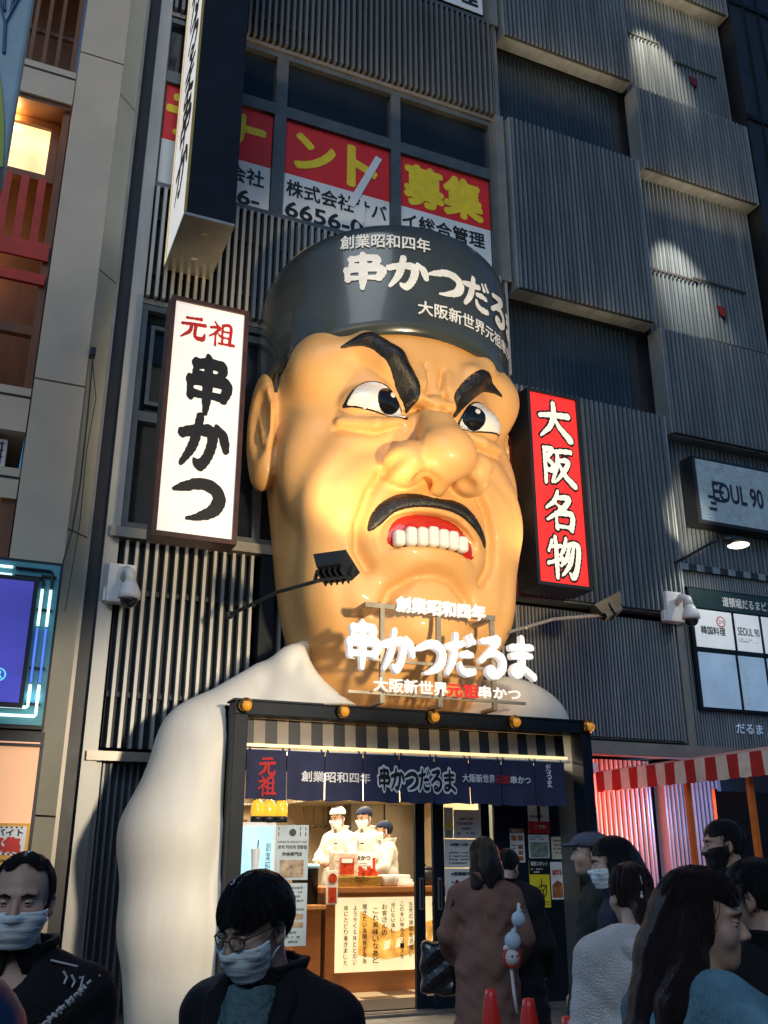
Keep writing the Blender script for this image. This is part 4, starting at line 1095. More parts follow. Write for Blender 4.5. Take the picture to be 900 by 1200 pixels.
# CCTV domes
m_cw = mat('white_camera_plastic', (.70,.70,.69), .35, var=.05); m_dome = mat('smoked_camera_dome', (.012,.012,.014), .08, coat=.5)
def cctv(x, y, z, lab):
    t = thing('security_camera', lab, 'security camera', (x, y, z-.5), 'dome cameras on the facade')
    q = MB(); q.bbox(x-.16,x+.14,y+.0,y+.16,z-.42,z+.03,.02); q.box(x-.05,x-.02,y-.006,y,z-.15,z-.12,0); q.box(x-.19,x-.161,y+.05,y+.12,z-.4,z-.25); q.build('mounting_box', m_cw, t)
    q = MB(); q.tube([(x+.02,y+.01,z-.14),(x+.03,y-.10,z-.07),(x+.05,y-.20,z-.12),(x+.06,y-.22,z-.24)], [.05,.055,.055,.06], 14); q.lathe([(.06,0),(.085,-.05),(.125,-.14),(.125,-.20),(.11,-.21)], (x+.06,y-.22,z-.22), 24); q.build('arm', m_cw, t, True)
    q = MB(); q.sphere((x+.06,y-.22,z-.435), .098, 20); q.build('dome', m_dome, t, True)
cctv(1.42, 10.70, 4.62, 'white dome security camera on the narrow pillar under the white light box')
cctv(9.24, 10.62, 5.12, 'white dome security camera beside the tenant directory board')

# floodlights on arms that light the face
m_alu = mat('weathered_lamp_metal', (.20,.19,.18), .45, metal=.6)
def flood(base, head, aim, lab, e, face_col, spot, arm_m, sz=.36):
    base = Vector(base); head = Vector(head); aim = Vector(aim); d = (aim-head).normalized()
    t = thing('floodlight', lab, 'floodlight', base, 'floodlights on arms')
    q = MB(); q.tube([base, base.lerp(head,.5)+Vector((0,0,.02)), head-d*.10], .022, 8); q.sphere(base, .05, 10); q.sphere(base.lerp(head,.25), .03, 8); q.build('arm', arm_m, t)
    s = d.cross(Vector((0,0,1))).normalized(); u = s.cross(d)
    q = MB(); h = sz/2
    def P(a,b,c): return head + s*a + u*b + d*c
    q.hexa([P(-h,-h,.07),P(h,-h,.07),P(h,h,.07),P(-h,h,.07),P(-h*.75,-h*.75,-.06),P(h*.75,-h*.75,-.06),P(h*.75,h*.75,-.06),P(-h*.75,h*.75,-.06)])
    for k in range(5): a = -h*.7+k*h*.35; q.bar(P(a,-h*.6,-.09),P(a,h*.6,-.09),.012,.06)
    q.bar(P(-h-.02,0,0),P(-h-.02,0,-.12),.02,.04); q.bar(P(h+.02,0,0),P(h+.02,0,-.12),.02,.04); q.bar(P(-h-.02,0,-.12),P(h+.02,0,-.12),.03,.02)
    q.build('housing', m_black, t)
    q = MB(); c = [P(-h*.86,-h*.86,.073),P(h*.86,-h*.86,.073),P(h*.86,h*.86,.073),P(-h*.86,h*.86,.073)]; q.poly(c); q.build('lens', m_lit, t)
    light('floodlight_beam', 'SPOT', head+d*.12, e, face_col, .10, aim, spot, .7)
flood((2.55,10.2,4.05), (3.15,8.45,4.18), (4.4,9.6,8.0), 'black floodlight on a dark arm before the jaw, lighting the face from the left', 200, (1.0,.74,.42), 78, m_black)
flood((5.6,9.5,3.95), (6.62,8.75,4.22), (4.9,9.6,8.0), 'black floodlight on a pale arm under the red light box, lighting the face', 120, (1.0,.74,.42), 78, m_alu, .34)
# unseen spots added on the street side to light the face and robe
light('added_statue_spot', 'SPOT', (4.4,1.2,3.2), 3400, (1.0,.78,.47), .25, (4.5,9.4,5.7), 44, .5); light('added_statue_spot', 'SPOT', (3.6,1.2,3.3), 2600, (1.0,.84,.62), .25, (2.0,9.2,2.1), 29, .6)
# swan-neck lamp over the directory board
t = thing('arm_lamp', 'black swan-neck lamp lit underneath above the directory board', 'lamp', (9.35, 10.9, 5.45))
q = MB(); q.tube([(9.30,10.86,5.58),(9.42,10.5,5.66),(9.55,10.1,5.78),(9.62,9.98,5.80)], .02, 8); q.build('arm', m_black, t)
q = MB(); q.sphere((9.86,9.94,5.80), .1, 16, sc=(2.4,1.1,.75)); q.build('shade', m_black, t, True)
q = MB(); q.lathe([(.15,0),(.15,-.01),(.10,-.03)], (9.90,9.93,5.745), 20); q.build('bulb_cover', m_lit, t, True)
light('arm_lamp_glow', 'SPOT', (9.90,9.93,5.70), 40, (1.0,.88,.7), .05, (9.9,10.9,4.2), 110, .6)
# wall washers whose pools show on the ribs
light('facade_washer', 'SPOT', (9.9,9.9,17.5), 900, (1.0,.85,.62), .05, (10.45,11.0,15.75), 38, .75)
light('facade_washer', 'SPOT', (9.85,9.9,12.55), 800, (1.0,.88,.70), .05, (10.40,11.0,10.85), 42, .85)
light('facade_washer', 'SPOT', (9.45,9.85,6.05), 120, (1.0,.82,.58), .04, (9.75,11.0,6.45), 60, .6)
for (x, z, w_) in ((8.2,14.70,2.2),(10.9,12.86,2.2),(8.3,9.62,1.4),(4.1,13.02,4.8),(10.9,17.5,2)):
    light('panel_underlight', 'AREA', (x,10.45,z-.45), 5.0 if z < 10 else 12, (1.0,.72,.42), (w_,.08), (x,10.70,z+.3))

# corner LED advert with neon tubes, lower left
m_scr = emit('violet_blue_screen', (.07,.07,.42), .75, .22, 1.6); m_cyn = emit('cyan_screen_lettering', (.15,.75,.95), .8); m_neon = emit('white_neon_tube', (.75,1.0,1.0), 1.5, .05); m_neonb = emit('blue_neon_tube', (.12,.25,.95), .8)
m_teal = mat('teal_sign_backing', (.12,.34,.38), .25, var=.25, scale=4)
t = thing('neon_screen_sign', 'violet-blue advertising screen framed by white neon tubes at the left edge', 'sign', (-.3, 8.6, 2.5))
q = MB(); q.box(-1.4,.61,8.50,8.85,2.50,3.94); q.build('casing', m_black, t)
q = MB(); q.box(-1.38,.59,8.485,8.499,2.53,3.91); q.build('backing', m_teal, t)
q = MB(); q.box(-1.2,.42,8.44,8.486,2.66,3.77); q.build('screen_frame', m_black, t)
q = MB(); q.box(-1.17,.385,8.433,8.441,2.70,3.73); q.build('screen', m_scr, t)
for o in (.07,.14):
    x = .59-o+.01
    for pts in ([(x,8.465,3.68),(x,8.465,3.36)], [(x,8.465,2.86),(x,8.465,2.56+o-.02),(x-.01,8.465,2.55+o-.02),(x-.4,8.465,2.55+o-.02)], [(.2,8.465,3.89-o+.03),(-.6,8.465,3.89-o+.03)]):
        q = MB(); q.tube(pts, .012, 8); q.build('neon_tube', m_neon, t)
    q = MB(); q.tube([(.6-o,8.465,3.34),(.6-o,8.465,2.88)], .010, 8); q.build('neon_tube', m_neonb, t)
q = MB()
for o in (.07,.14): q.tube([(.22,8.465,3.92-o),(.6-o-.02,8.465,3.92-o),(.6-o,8.465,3.90-o),(.6-o,8.465,3.70)], .012, 8)
for z in (3.8,3.5,3.0,2.7): q.box(.44,.56,8.462,8.484,z-.01,z+.01)
q.build('tube_holder', m_black, t)
q = MB(); q.lathe([(.055,0),(.055,.004)], (.205,8.430,2.92), 24, axis=(0,-1,0)); q.lathe([(.042,0),(.042,.007)], (.205,8.430,2.92), 24, axis=(0,-1,0), m=1); text(q, 'R', (.183,8.420,2.89), ex, ez, h=.06, bold=.02)
brush(q, 'つ', (-.22,8.430,3.28), ex, ez, .33, .24, fat=1.2); q.build('lettering', [m_cyn, m_scr], t)
light('screen_glow', 'AREA', (0,8.35,3.2), 70, (.42,.66,1.0), (1.2,1.2), (0,5,2.2))
m_or = emit('pale_orange_light_panel', (1.0,.52,.28), .50, .08, 1.5)
t = thing('lit_panel', 'pale orange backlit panel standing below the neon screen', 'light panel', (-.4, 8.6, 0))
q = MB(); q.box(-1.4,.63,8.56,8.9,0,2.49); q.build('casing', m_black, t)
q = MB(); q.box(-1.38,.60,8.545,8.559,.3,2.40); q.build('face', m_or, t)
q = MB(); q.box(-1.38,.62,8.52,8.545,2.36,2.385); q.build('rail', m_black, t)
t = thing('poster', 'orange job poster with red and black print on the backlit orange panel', 'poster', (.37, 8.53, 1.3))
m_pyel = mat('orange_poster_paper', (.75,.36,.05), .6); m_pw = mat('white_poster_paper', (.72,.72,.70), .6)
q = MB(); q.box(.08,.60,8.530,8.538,1.28,1.76,0); q.box(.10,.575,8.526,8.530,1.52,1.735,1); q.build('sheet', [m_pyel, m_pw], t)
q = MB(); text(q, 'ーアルバイト', (.13,8.522,1.665), ex, ez, w=.42, h=.05, m=0, bold=.02); text(q, '募集', (.28,8.522,1.54), ex, ez, w=.26, h=.11, m=1, bold=.06); scribble(q, (.12,8.522,1.3), ex, ez, .45, .2, 5, 0, 3)
for k in range(12): q.box(.11+k*.038,.125+k*.038,8.523,8.526,1.722,1.734); q.box(.11+k*.038,.125+k*.038,8.523,8.526,1.522,1.533)
q.build('print', [m_ink, m_redink], t)
# hanging lantern-like sign at the top left corner
m_pale = mat('pale_blue_sign_cloth', (.30,.42,.48), .55, var=.15, scale=2); m_blu = mat('blue_sign_paint', (.03,.10,.22), .5); m_yg = mat('yellow_green_sign_paint', (.35,.42,.05), .5); m_rd = mat('red_sign_paint', (.45,.02,.02), .5); m_dk = mat('dark_green_sign_paint', (.01,.03,.03), .5)
t = thing('hanging_sign', 'pale blue hanging sign with curved coloured stripes at the top left corner', 'sign', (-.9, 7.0, 6.3))
q = MB(); q.bbox(-1.6,-.31,7.0,7.30,6.75,10.2,.03); q.box(-1.2,-1.1,7.35,12.5,9.2,9.3); q.build('box', m_pale, t)
q = MB()
for r0, r1, m in ((.97,1.0,0),(.87,.97,1),(.70,.87,2),(.62,.70,1),(.35,.62,3)):
    n = 20; V = []
    for i in range(n+1):
        a = R(8+60*i/n)
        for r in (r0, r1): V.append((-1.52+r*1.2*math.cos(a), 6.985-.001*m, 6.4+r*2.6*math.sin(a)))
    q.add(V, [(2*i,2*i+1,2*i+3,2*i+2) for i in range(n)], m)
q.build('stripes', [m_yg, m_dk, m_rd, m_blu], t)
q = MB(); q.tube([(-.62,6.99,8.62),(-.5,6.99,8.2),(-.42,6.99,8.6)], .018, 6); q.tube([(-.5,6.99,8.25),(-.47,6.99,7.9)], .014, 6); q.tube([(-.57,6.99,8.7),(-.52,6.99,8.35)], .012, 6); q.tube([(-.47,6.99,8.35),(-.47,6.99,8.65)], .012, 6)
q.build('brush_drawing', m_blu, t)

# ================================================================ inside and around the entrance
# counter with a glowing printed panel
m_cpan = emit('glowing_cream_counter_panel', (1.0,.80,.45), .95, .10, 2.0); m_cimg = emit('orange_printed_picture', (1.0,.50,.10), .75, .35, 7)
t = thing('counter', 'orange-brown serving counter with a glowing panel of black handwriting', 'counter', (5.2, 11.7, 0))
q = MB(); q.box(4.22,6.40,11.43,12.0,.022,1.10); q.build('body', m_wood, t)
q = MB(); q.bbox(4.14,6.42,11.36,12.1,1.10,1.17,.01); q.build('top', m_wood, t)
q = MB(); q.box(4.34,6.38,11.412,11.43,.24,1.05); q.build('light_panel', m_cpan, t)
q = MB()
q.prism([(4.62,11.408,.42),(5.0,11.408,.36),(5.9,11.408,.50),(6.3,11.408,.66),(6.3,11.408,.92),(5.6,11.408,.78),(5.1,11.408,.66),(4.65,11.408,.9)], (0,.003,0))
for k in range(6): q.prism([(4.95+k*.16,11.405,.46+k*.02),(5.03+k*.16,11.405,.48+k*.02),(5.05+k*.16,11.405,.58+k*.02),(4.97+k*.16,11.405,.56+k*.02)], (0,.002,0), 1)
q.build('printed_picture', [m_cimg, m_cpan], t)
q = MB()
for x, z1, h, s_, w_ in ((4.44,.97,.66,'味にたどり着きました',.052),(4.56,.97,.66,'ようやくな味ととのい',.045),(4.68,.98,.66,'聞きたい為開発する為',.052),(4.81,.94,.62,'これ美味いなぁと',.075),(4.93,.98,.36,'お客さんの',.07),(5.05,.99,.34,'世にない逸し',.055),(5.17,1.0,.64,'この食い物色のソースを',.05),(5.29,1.0,.62,'生死の狭間を彷徨い',.055),(5.45,1.0,.62,'秘伝の油を使い',.055),(5.6,1.0,.62,'串かつの元祖として',.055)):
    text(q, s_, (x,11.402,z1-h), ex, ez, w=w_, h=h, vertical=True, bold=.012, gap=.2)
q.build('handwriting', m_ink, t)
t2 = thing('side_counter', 'low pale timber side shelf beside the serving counter', 'shelf', (4.0, 11.5, 0))
q = MB(); q.bbox(3.75,4.18,11.3,11.9,.93,.98,.008); q.build('top', m_woodt, t2)
q = MB(); q.box(3.82,4.16,11.42,11.85,.022,.93); q.build('body', m_wood, t2)
def goods(name, lab, cat, x, y, z, fn, grp=None):
    t = thing(name, lab, cat, (x, y, z), grp); fn(t); return t
m_wick = mat('yellow_wicker', (.55,.33,.06), .7, var=.3, scale=60, bump=.5, bscale=90); m_clearp = mat('clear_wrapped_packs', (.60,.50,.42), .2, var=.4, scale=25, coat=.6); m_rpack = mat('red_snack_packs', (.45,.05,.02), .3, var=.5, scale=20, coat=.4)
def f(t):
    q = MB()
    for k in range(6):
        z = 1.172+k*.02; o = .004*k; q.box(4.36-o,4.92+o,11.42-o,11.68+o,z,z+.018)
    q.build('wicker_body', m_wick, t)
    q = MB(); q.tube([(4.58,11.395,1.27),(4.6,11.388,1.28),(4.68,11.388,1.285),(4.70,11.395,1.27)], .006, 6); q.build('handle', m_black, t)
goods('basket', 'yellow wicker basket of packets on the serving counter', 'basket', 4.64, 11.55, 1.17, f)
def f(t):
    q = MB(); q.bbox(4.33,4.64,11.46,11.66,1.29,1.56,.012); q.build('clear_box', m_clearp, t)
    q = MB(); q.box(4.40,4.58,11.45,11.458,1.31,1.50); q.box(4.42,4.56,11.445,11.45,1.44,1.49,1); q.build('label', [m_rpack, m_pw], t)
goods('display_box', 'clear box of red snacks standing in the wicker basket', 'box', 4.48, 11.56, 1.29, f)
def f(t):
    q = MB()
    for k in range(9): x = 4.66+.03*k; q.bbox(x-.02,x+.02,11.47+.02*(k%3),11.51+.02*(k%3),1.29,1.34+.02*((k*7)%4),.006)
    q.build('packets', m_rpack, t)
goods('packet_pile', 'heap of small red packets in the wicker basket', 'packets', 4.78, 11.5, 1.29, f)
def f(t):
    q = MB(); q.bbox(4.66,4.98,11.70,11.72,1.172,1.56,.004); q.build('card', m_pw, t)
    q = MB(); text(q, '串かつ', (4.70,11.697,1.47), ex, ez, w=.2, h=.06, bold=.02); scribble(q, (4.70,11.697,1.33), ex, ez, .25, .12, 4, 0, 1); q.box(4.93,4.97,11.695,11.7,1.3,1.5,1); q.build('print', [m_ink, m_redink], t)
goods('price_card', 'white printed card standing behind the wicker basket', 'card', 4.82, 11.71, 1.17, f)
def f(t):
    q = MB(); q.lathe([(.085,0),(.11,.02),(.125,.12),(.12,.13),(.10,.03)], (5.05,11.52,1.171), 20); q.build('tub', m_cw, t, True)
goods('tub', 'small white tub at the end of the wicker basket', 'tub', 5.05, 11.52, 1.17, f)
def f(t):
    q = MB(); q.bbox(5.18,5.42,11.5,11.72,1.171,1.21,.006); q.bbox(5.2,5.40,11.52,11.7,1.21,1.245,.006); q.bbox(5.17,5.38,11.54,11.74,1.245,1.30,.01); q.build('boxes', m_cw, t)
goods('takeaway_boxes', 'stacked white takeaway boxes beside the white tub', 'boxes', 5.3, 11.6, 1.17, f)
def f(t):
    q = MB(); q.lathe([(.10,0),(.13,.03),(.135,.16),(.11,.19)], (5.63,11.65,1.171), 22); q.build('pot', m_black, t, True)
    q = MB(); q.lathe([(.115,0),(.10,.03),(.03,.045)], (5.63,11.65,1.361), 22); q.sphere((5.63,11.65,1.415), .02, 8); q.build('lid', m_black, t, True)
goods('sauce_pot', 'black lidded sauce pot at the far end of the counter', 'pot', 5.63, 11.65, 1.17, f)
def f(t):
    q = MB(); q.lathe([(.15,0),(.16,.42),(.165,.43)], (4.02,11.62,.981), 22); q.build('bin', m_navy, t, True)
    q = MB(); q.lathe([(.168,0),(.168,.04),(.15,.05)], (4.02,11.62,1.38), 22); q.build('rim', mat('pale_blue_bin_bag', (.25,.55,.70), .4), t, True)
goods('bin', 'dark tub with a pale blue bag rim on the side shelf', 'bin', 4.02, 11.62, .98, f)
def f(t):
    q = MB(); q.bbox(4.19,4.33,11.33,11.36,.98,1.36,.004); q.build('board', m_pw, t)
    q = MB(); q.lathe([(.055,0),(.055,.004)], (4.26,11.328,1.27), 18, axis=(0,-1,0)); q.box(4.21,4.31,11.325,11.33,1.0,1.17); q.build('print', m_rpack, t)
goods('menu_card', 'red and white upright card at the corner of the counter', 'card', 4.26, 11.34, .98, f)
q = MB(); q.box(4.10,5.02,9.98,10.70,.023,.038)
tag(q.build('door_mat', mat('dark_brown_coir_mat', (.045,.03,.025), .95, var=.4, scale=60, bump=.6, bscale=150)), 'dark brown door mat on the chequered shop floor', 'mat')

# menu light box and menu boards at the left jamb
m_blup = emit('pale_blue_poster_light', (.45,.85,1.0), .55, .25, 2.2); m_photo = mat('food_photo_print', (.30,.16,.08), .4, var=.7, scale=12, col2=(.6,.45,.3)); m_gpanel = mat('grey_blue_menu_sheet', (.42,.50,.53), .5)
t = thing('menu_light_box', 'pale blue lit poster box at the left side of the entrance', 'light box', (2.72, 9.3, 0))
q = MB(); q.box(2.53,2.90,9.28,9.42,0.0,1.82); q.build('case', m_cw, t)
q = MB(); q.box(2.555,2.875,9.272,9.279,.6,1.785); q.build('poster', m_blup, t)
q = MB(); q.tube([(2.70,9.268,1.36),(2.70,9.268,1.58)], [.03,.045], 10, m=1); q.tube([(2.72,9.268,1.58),(2.725,9.268,1.66)], .006, 6, m=0)
text(q, '創業昭', (2.80,9.268,1.38), ex, ez, w=.05, h=.26, vertical=True); q.build('print', [m_ink, m_pw], t)
for i, (lab, z0, z1) in enumerate((('grey-blue menu board with a food photograph, upper of the pair', 1.30, 1.80), ('grey-blue menu board with rows of print, lower of the pair', .72, 1.27))):
    t = thing('menu_board', lab, 'menu board', (3.07, 9.3, z0), 'menu boards by the entrance')
    q = MB(); q.box(2.905,3.235,9.288,9.31,z0,z1); q.box(2.98,3.02,9.31,9.36,0.0,z1-.05); q.build('sheet', m_gpanel, t)
    q = MB(); y = 9.284
    if i == 0:
        q.box(2.95,3.19,y,y+.003,1.32,1.48,1)
        text(q, '꼬치 카츠의 전문점', (2.925,y,1.58), ex, ez, w=.29, h=.034, bold=.02); text(q, '炸串専門店', (2.97,y,1.515), ex, ez, w=.2, h=.036, bold=.02); text(q, 'KUSHIKATSU SPECIALTY SHOP', (2.92,y,1.635), ex, ez, w=.30, h=.018)
        for k in range(6):
            x = 2.925+k*.055; 
            if 2.98 < x+.02 < 3.13: continue
            for z in (1.70, 1.75): q.box(x,x+.008,y,y+.003,z,z+.032)
        q.lathe([(.035,0),(.035,.003)], (3.07,y,1.73), 16, axis=(0,-1,0))
    else:
        scribble(q, (2.93,y,1.02), ex, ez, .28, .23, 6, 0, 5); q.box(2.95,3.2,y,y+.003,.95,1.0,1); q.box(2.95,3.2,y,y+.003,.88,.93,1); scribble(q, (2.94,y,.74), ex, ez, .26, .12, 3, 0, 8)
    q.build('print', [m_ink, m_photo], t)
m_beac = mat('amber_beacon_glass', (.80,.33,.02), .08, var=.3, scale=10, coat=.8); pbm = m_beac.node_tree.nodes['Principled BSDF']; pbm.inputs['Emission Color'].default_value = (1,.5,.04,1); pbm.inputs['Emission Strength'].default_value = .9
for i, (x, lab) in enumerate(((2.72,'leftmost of the three amber beacons above the menu light box'),(2.83,'middle one of the three amber beacons above the menu light box'),(2.945,'rightmost of the three amber beacons above the menu light box'))):
    t = thing('beacon', lab, 'beacon', (x, 9.33, 1.822), 'amber beacons above the menu light box')
    y = 9.34-.03*i
    q = MB(); q.lathe([(.062,0),(.062,.05),(.058,.055)], (x,y,1.822), 20); q.build('base', m_black, t, True)
    q = MB(); q.lathe([(.058,0),(.062,.04),(.060,.10),(.045,.14),(.02,.155)], (x,y,1.877), 20); q.build('lens', m_beac, t, True)
# posters on the dark wall panel, notices on the door glass
m_pyl = mat('yellow_poster_paper', (.75,.62,.02), .55); m_pgr = mat('green_landscape_print', (.12,.22,.12), .5, var=.6, scale=18, col2=(.4,.45,.4)); m_pcr = mat('cream_poster_paper', (.66,.62,.48), .55); m_pfd = mat('red_food_print', (.45,.06,.02), .45, var=.7, scale=9, col2=(.6,.25,.08))
Y = 9.752
def poster(lab, x0, x1, z0, z1, base, deco, name='poster', cat='poster', y=Y, grp='posters on the dark wall panel'):
    t = thing(name, lab, cat, ((x0+x1)/2, y, z0), grp)
    q = MB(); q.box(x0,x1,y,y+.006,z0,z1); q.build('sheet', base, t)
    q = MB(); deco(q, x0, x1, z0, z1, y-.003); q.build('print', [m_ink, m_redink, m_pfd, m_pgr, m_pyl, m_pw], t)
def bx(q, x0,x1,z0,z1,y,m): q.box(x0,x1,y,y+.002,z0,z1,m)
def dA(q,a,b,c,d,y): bx(q,a+.0,b,d-.05,d,y,2); text(q,'串かつ',(a+.03,y-.001,d-.04),ex,ez,w=.1,h=.03,m=5); [bx(q,a+.015+.085*(k%2),a+.08+.085*(k%2),d-.13-.075*(k//2),d-.075-.075*(k//2),y,2) for k in range(2)]; scribble(q,(a+.015,y,c+.02),ex,ez,.07,.18,5,0,2); [bx(q,a+.1,a+.16,c+.02+.06*k,c+.065+.06*k,y,2) for k in range(3)]
poster('small menu poster with an orange heading and food pictures on the dark wall', 5.78,5.965,1.45,1.81,m_pw,dA)
def dB(q,a,b,c,d,y): bx(q,a,b,c,c+.13,y,1); text(q,'ご予約',(a+.08,y-.002,c+.05),ex,ez,w=.14,h=.04,m=5,bold=.02); q.prism([(a+.11,y,d),(a+.17,y,d),(a+.155,y,c+.13),(a+.13,y,c+.13)],(0,.002,0),0); scribble(q,(a+.02,y,c+.16),ex,ez,.22,.05,1,0,7)
poster('white poster with a black wedge and red lower band, topmost on the dark wall', 6.03,6.31,1.76,2.16,m_pw,dB)
def dC(q,a,b,c,d,y): bx(q,a+.015,b-.015,c+.01,c+.17,y,3); scribble(q,(a+.02,y,c+.19),ex,ez,.22,.05,2,0,3)
poster('white poster with a green field photograph on the dark wall', 6.02,6.29,1.495,1.745,m_pw,dC)
def dD(q,a,b,c,d,y): bx(q,a,b,d-.15,d,y,0); text(q,'撮影スポット',(a+.02,y-.002,d-.06),ex,ez,w=.22,h=.045,m=5,bold=.02); scribble(q,(a+.02,y-.001,d-.14),ex,ez,.2,.06,2,5,3); [q.bar(p,r,.008,.008,0) for p,r in [((a+.09,y,c+.18),(a+.17,y,c+.18)),((a+.17,y,c+.18),(a+.17,y,c+.10)),((a+.17,y,c+.10),(a+.09,y,c+.08)),((a+.09,y,c+.08),(a+.09,y,c+.18)),((a+.09,y,c+.18),(a+.13,y,c+.23)),((a+.13,y,c+.23),(a+.21,y,c+.23)),((a+.21,y,c+.23),(a+.17,y,c+.18)),((a+.21,y,c+.23),(a+.21,y,c+.15)),((a+.21,y,c+.15),(a+.17,y,c+.10)),((a+.15,y,c+.2),(a+.15,y,c+.30))]]; scribble(q,(a+.15,y,c+.02),ex,ez,.1,.05,2,0,9)
poster('yellow poster with a black heading and a line-drawn box on the dark wall', 6.01,6.27,.98,1.475,m_pyl,dD)
def dE(q,a,b,c,d,y): scribble(q,(a+.03,y,c+.05),ex,ez,.2,.17,4,0,6)
poster('cream notice in a clear sleeve, rightmost on the dark wall', 6.32,6.60-.15,1.485,1.725,m_pcr,dE)
def dF(q,a,b,c,d,y): text(q,'神戸牛',(a+.015,y-.001,d-.15),ex,ez,w=.13,h=.07,m=1,bold=.02); q.prism([(a+.01,y,c+.02),(b-.01,y,c+.02),(b-.01,y,c+.17),(a+.08,y,c+.2),(a+.01,y,c+.15)],(0,.002,0),2)
poster('beef poster with red meat photograph below the cream notice', 6.29,6.445,1.06,1.455,m_pw,dF)
m_note = mat('white_notice_paper', (.70,.68,.62), .6)
def n1(q,a,b,c,d,y): scribble(q,(a+.04,y,c+.03),ex,ez,.26,.2,4,0,11)
def n2(q,a,b,c,d,y): text(q,'お客様へお願い',(a+.07,y-.001,d-.07),ex,ez,w=.24,h=.03,bold=.02); scribble(q,(a+.05,y,c+.03),ex,ez,.3,.14,4,0,12)
def n3(q,a,b,c,d,y): text(q,'※営業案内※',(a+.07,y-.001,d-.07),ex,ez,w=.26,h=.035,bold=.03); scribble(q,(a+.07,y,c+.05),ex,ez,.26,.14,4,0,13)
def n4(q,a,b,c,d,y): q.lathe([(.035,0),(.035,.003)],((a+b)/2,y,c+.13),18,m=4,axis=(0,-1,0)); q.lathe([(.03,0),(.03,.003)],((a+b)/2,y,c+.24),18,m=5,axis=(0,-1,0)); bx(q,a+.02,b-.02,c+.01,c+.08,y,3)
G = 'notices taped to the door glass'
poster('white notice at the top of the door glass', 5.08,5.42,1.70,2.0,m_note,n1,'notice','notice',9.762,G)
poster('white notice in the middle of the door glass', 4.96,5.34,1.40,1.69,m_note,n2,'notice','notice',9.760,G)
poster('white notice with a bold heading low on the door glass', 4.96,5.34,1.08,1.39,m_note,n3,'notice','notice',9.758,G)
poster('narrow strip of round stickers on the door glass', 4.96,5.07,1.70,2.02,m_pcr,n4,'sticker_strip','stickers',9.757,G)

# ================================================================ striped stall at the right
m_awr = mat('red_awning_cloth', (.40,.018,.015), .8, var=.2, scale=8, bump=.15); m_aww = mat('cream_awning_cloth', (.66,.60,.50), .8, var=.15, scale=8, bump=.15); m_post = mat('orange_painted_post', (.62,.16,.03), .4)
stall = thing('market_stall', 'stall under a red and cream striped awning at the right of the entrance', 'stall', (9.0, 9.0, 0))
q = MB(); xa, ya0, ya1, n = 7.5, 10.45, 5.4, 30
for k in range(n):
    a = ya0+(ya1-ya0)*k/n; b = ya0+(ya1-ya0)*(k+1)/n; m = k % 2; sub = 4
    for j in range(sub):
        u0 = a+(b-a)*j/sub; u1 = a+(b-a)*(j+1)/sub
        z0 = 2.29-.012*math.sin(math.pi*j/sub); z1 = 2.29-.012*math.sin(math.pi*(j+1)/sub); w0 = .012*math.sin(u0*11); w1 = .012*math.sin(u1*11)
        q.add([(xa+w0,u0,z0),(xa+w1,u1,z1),(xa,u1,2.53),(xa,u0,2.53),(xa+.012+w0,u0,z0),(xa+.012+w1,u1,z1),(xa+.012,u1,2.53),(xa+.012,u0,2.53)], [(0,1,2,3),(7,6,5,4),(0,4,5,1)], m)
    q.add([(xa,a,2.53),(xa,b,2.53),(10.6,b,3.0),(10.6,a,3.0),(xa,a,2.515),(xa,b,2.515),(10.6,b,2.985),(10.6,a,2.985)], [(0,1,2,3),(7,6,5,4)], m)
    
q.add([(7.5,10.45,2.53),(7.5,10.735,2.53),(10.6,10.735,3.0),(10.6,10.45,3.0),(7.5,10.45,2.515),(7.5,10.735,2.515),(10.6,10.735,2.985),(10.6,10.45,2.985)], [(0,1,2,3),(7,6,5,4)], 0)  # strip added up to the wall to block lamp light leaking upwards
q.build('awning', [m_awr, m_aww], stall)
q = MB()
for k in range(14):   # the end valance facing the street side
    a = 7.5+k*.22; q.box(a,a+.22,5.385,5.399,2.30+.0,2.53+.033*k,k%2)
q.build('end_valance', [m_awr, m_aww], stall)
for (x, y) in ((7.56,8.83),(7.56,7.87),(7.58,5.5)):
    q = MB(); q.box(x,x+.055,y,y+.055,0,2.5); q.build('post', m_post, stall)
q = MB(); q.box(7.53,7.60,5.45,10.4,2.44,2.50); q.box(7.6,10.5,9.0,9.05,2.5,2.56); q.build('rail', m_awr, stall)
q = MB(); q.box(8.3,10.4,8.55,9.15,.0,.92); q.box(8.25,10.45,8.5,9.2,.92,.96,1); q.build('table', [m_awr, m_black], stall)
q = MB(); q.box(8.6,8.64,9.55,9.6,.0,2.3); q.box(8.9,11,9.9,9.95,.0,2.3); q.build('dark_screen', m_black, stall)
light('stall_orange_lamp', 'POINT', (7.8,10.35,2.1), 100, (1.0,.18,.03), .06); light('stall_red_lamp', 'POINT', (7.75,10.5,2.2), 70, (1.0,.04,.04), .06); light('stall_warm_lamp', 'POINT', (8.5,10.3,1.7), 28, (1.0,.62,.36), .08)
light('stall_violet_lamp', 'POINT', (8.1,10.2,1.1), 30, (.40,.25,1.0), .08); light('stall_blue_lamp', 'POINT', (9.3,10.0,2.1), 85, (.22,.45,1.0), .08)
q = MB(); q.box(7.30,7.33,10.3,10.33,2.5,2.62); q.sphere((7.32,10.25,2.56), .07, 14); tag(q.build('wall_lamp', m_cw, smooth=True), 'small round white lamp on the wall at the end of the striped awning', 'lamp')
m_tealp = emit('teal_lit_ornament', (.25,.8,.65), .35, .4, 8)
t = thing('ornament', 'glowing teal ornament hanging under the striped awning at the right edge', 'ornament', (9.35,8.95,1.7))
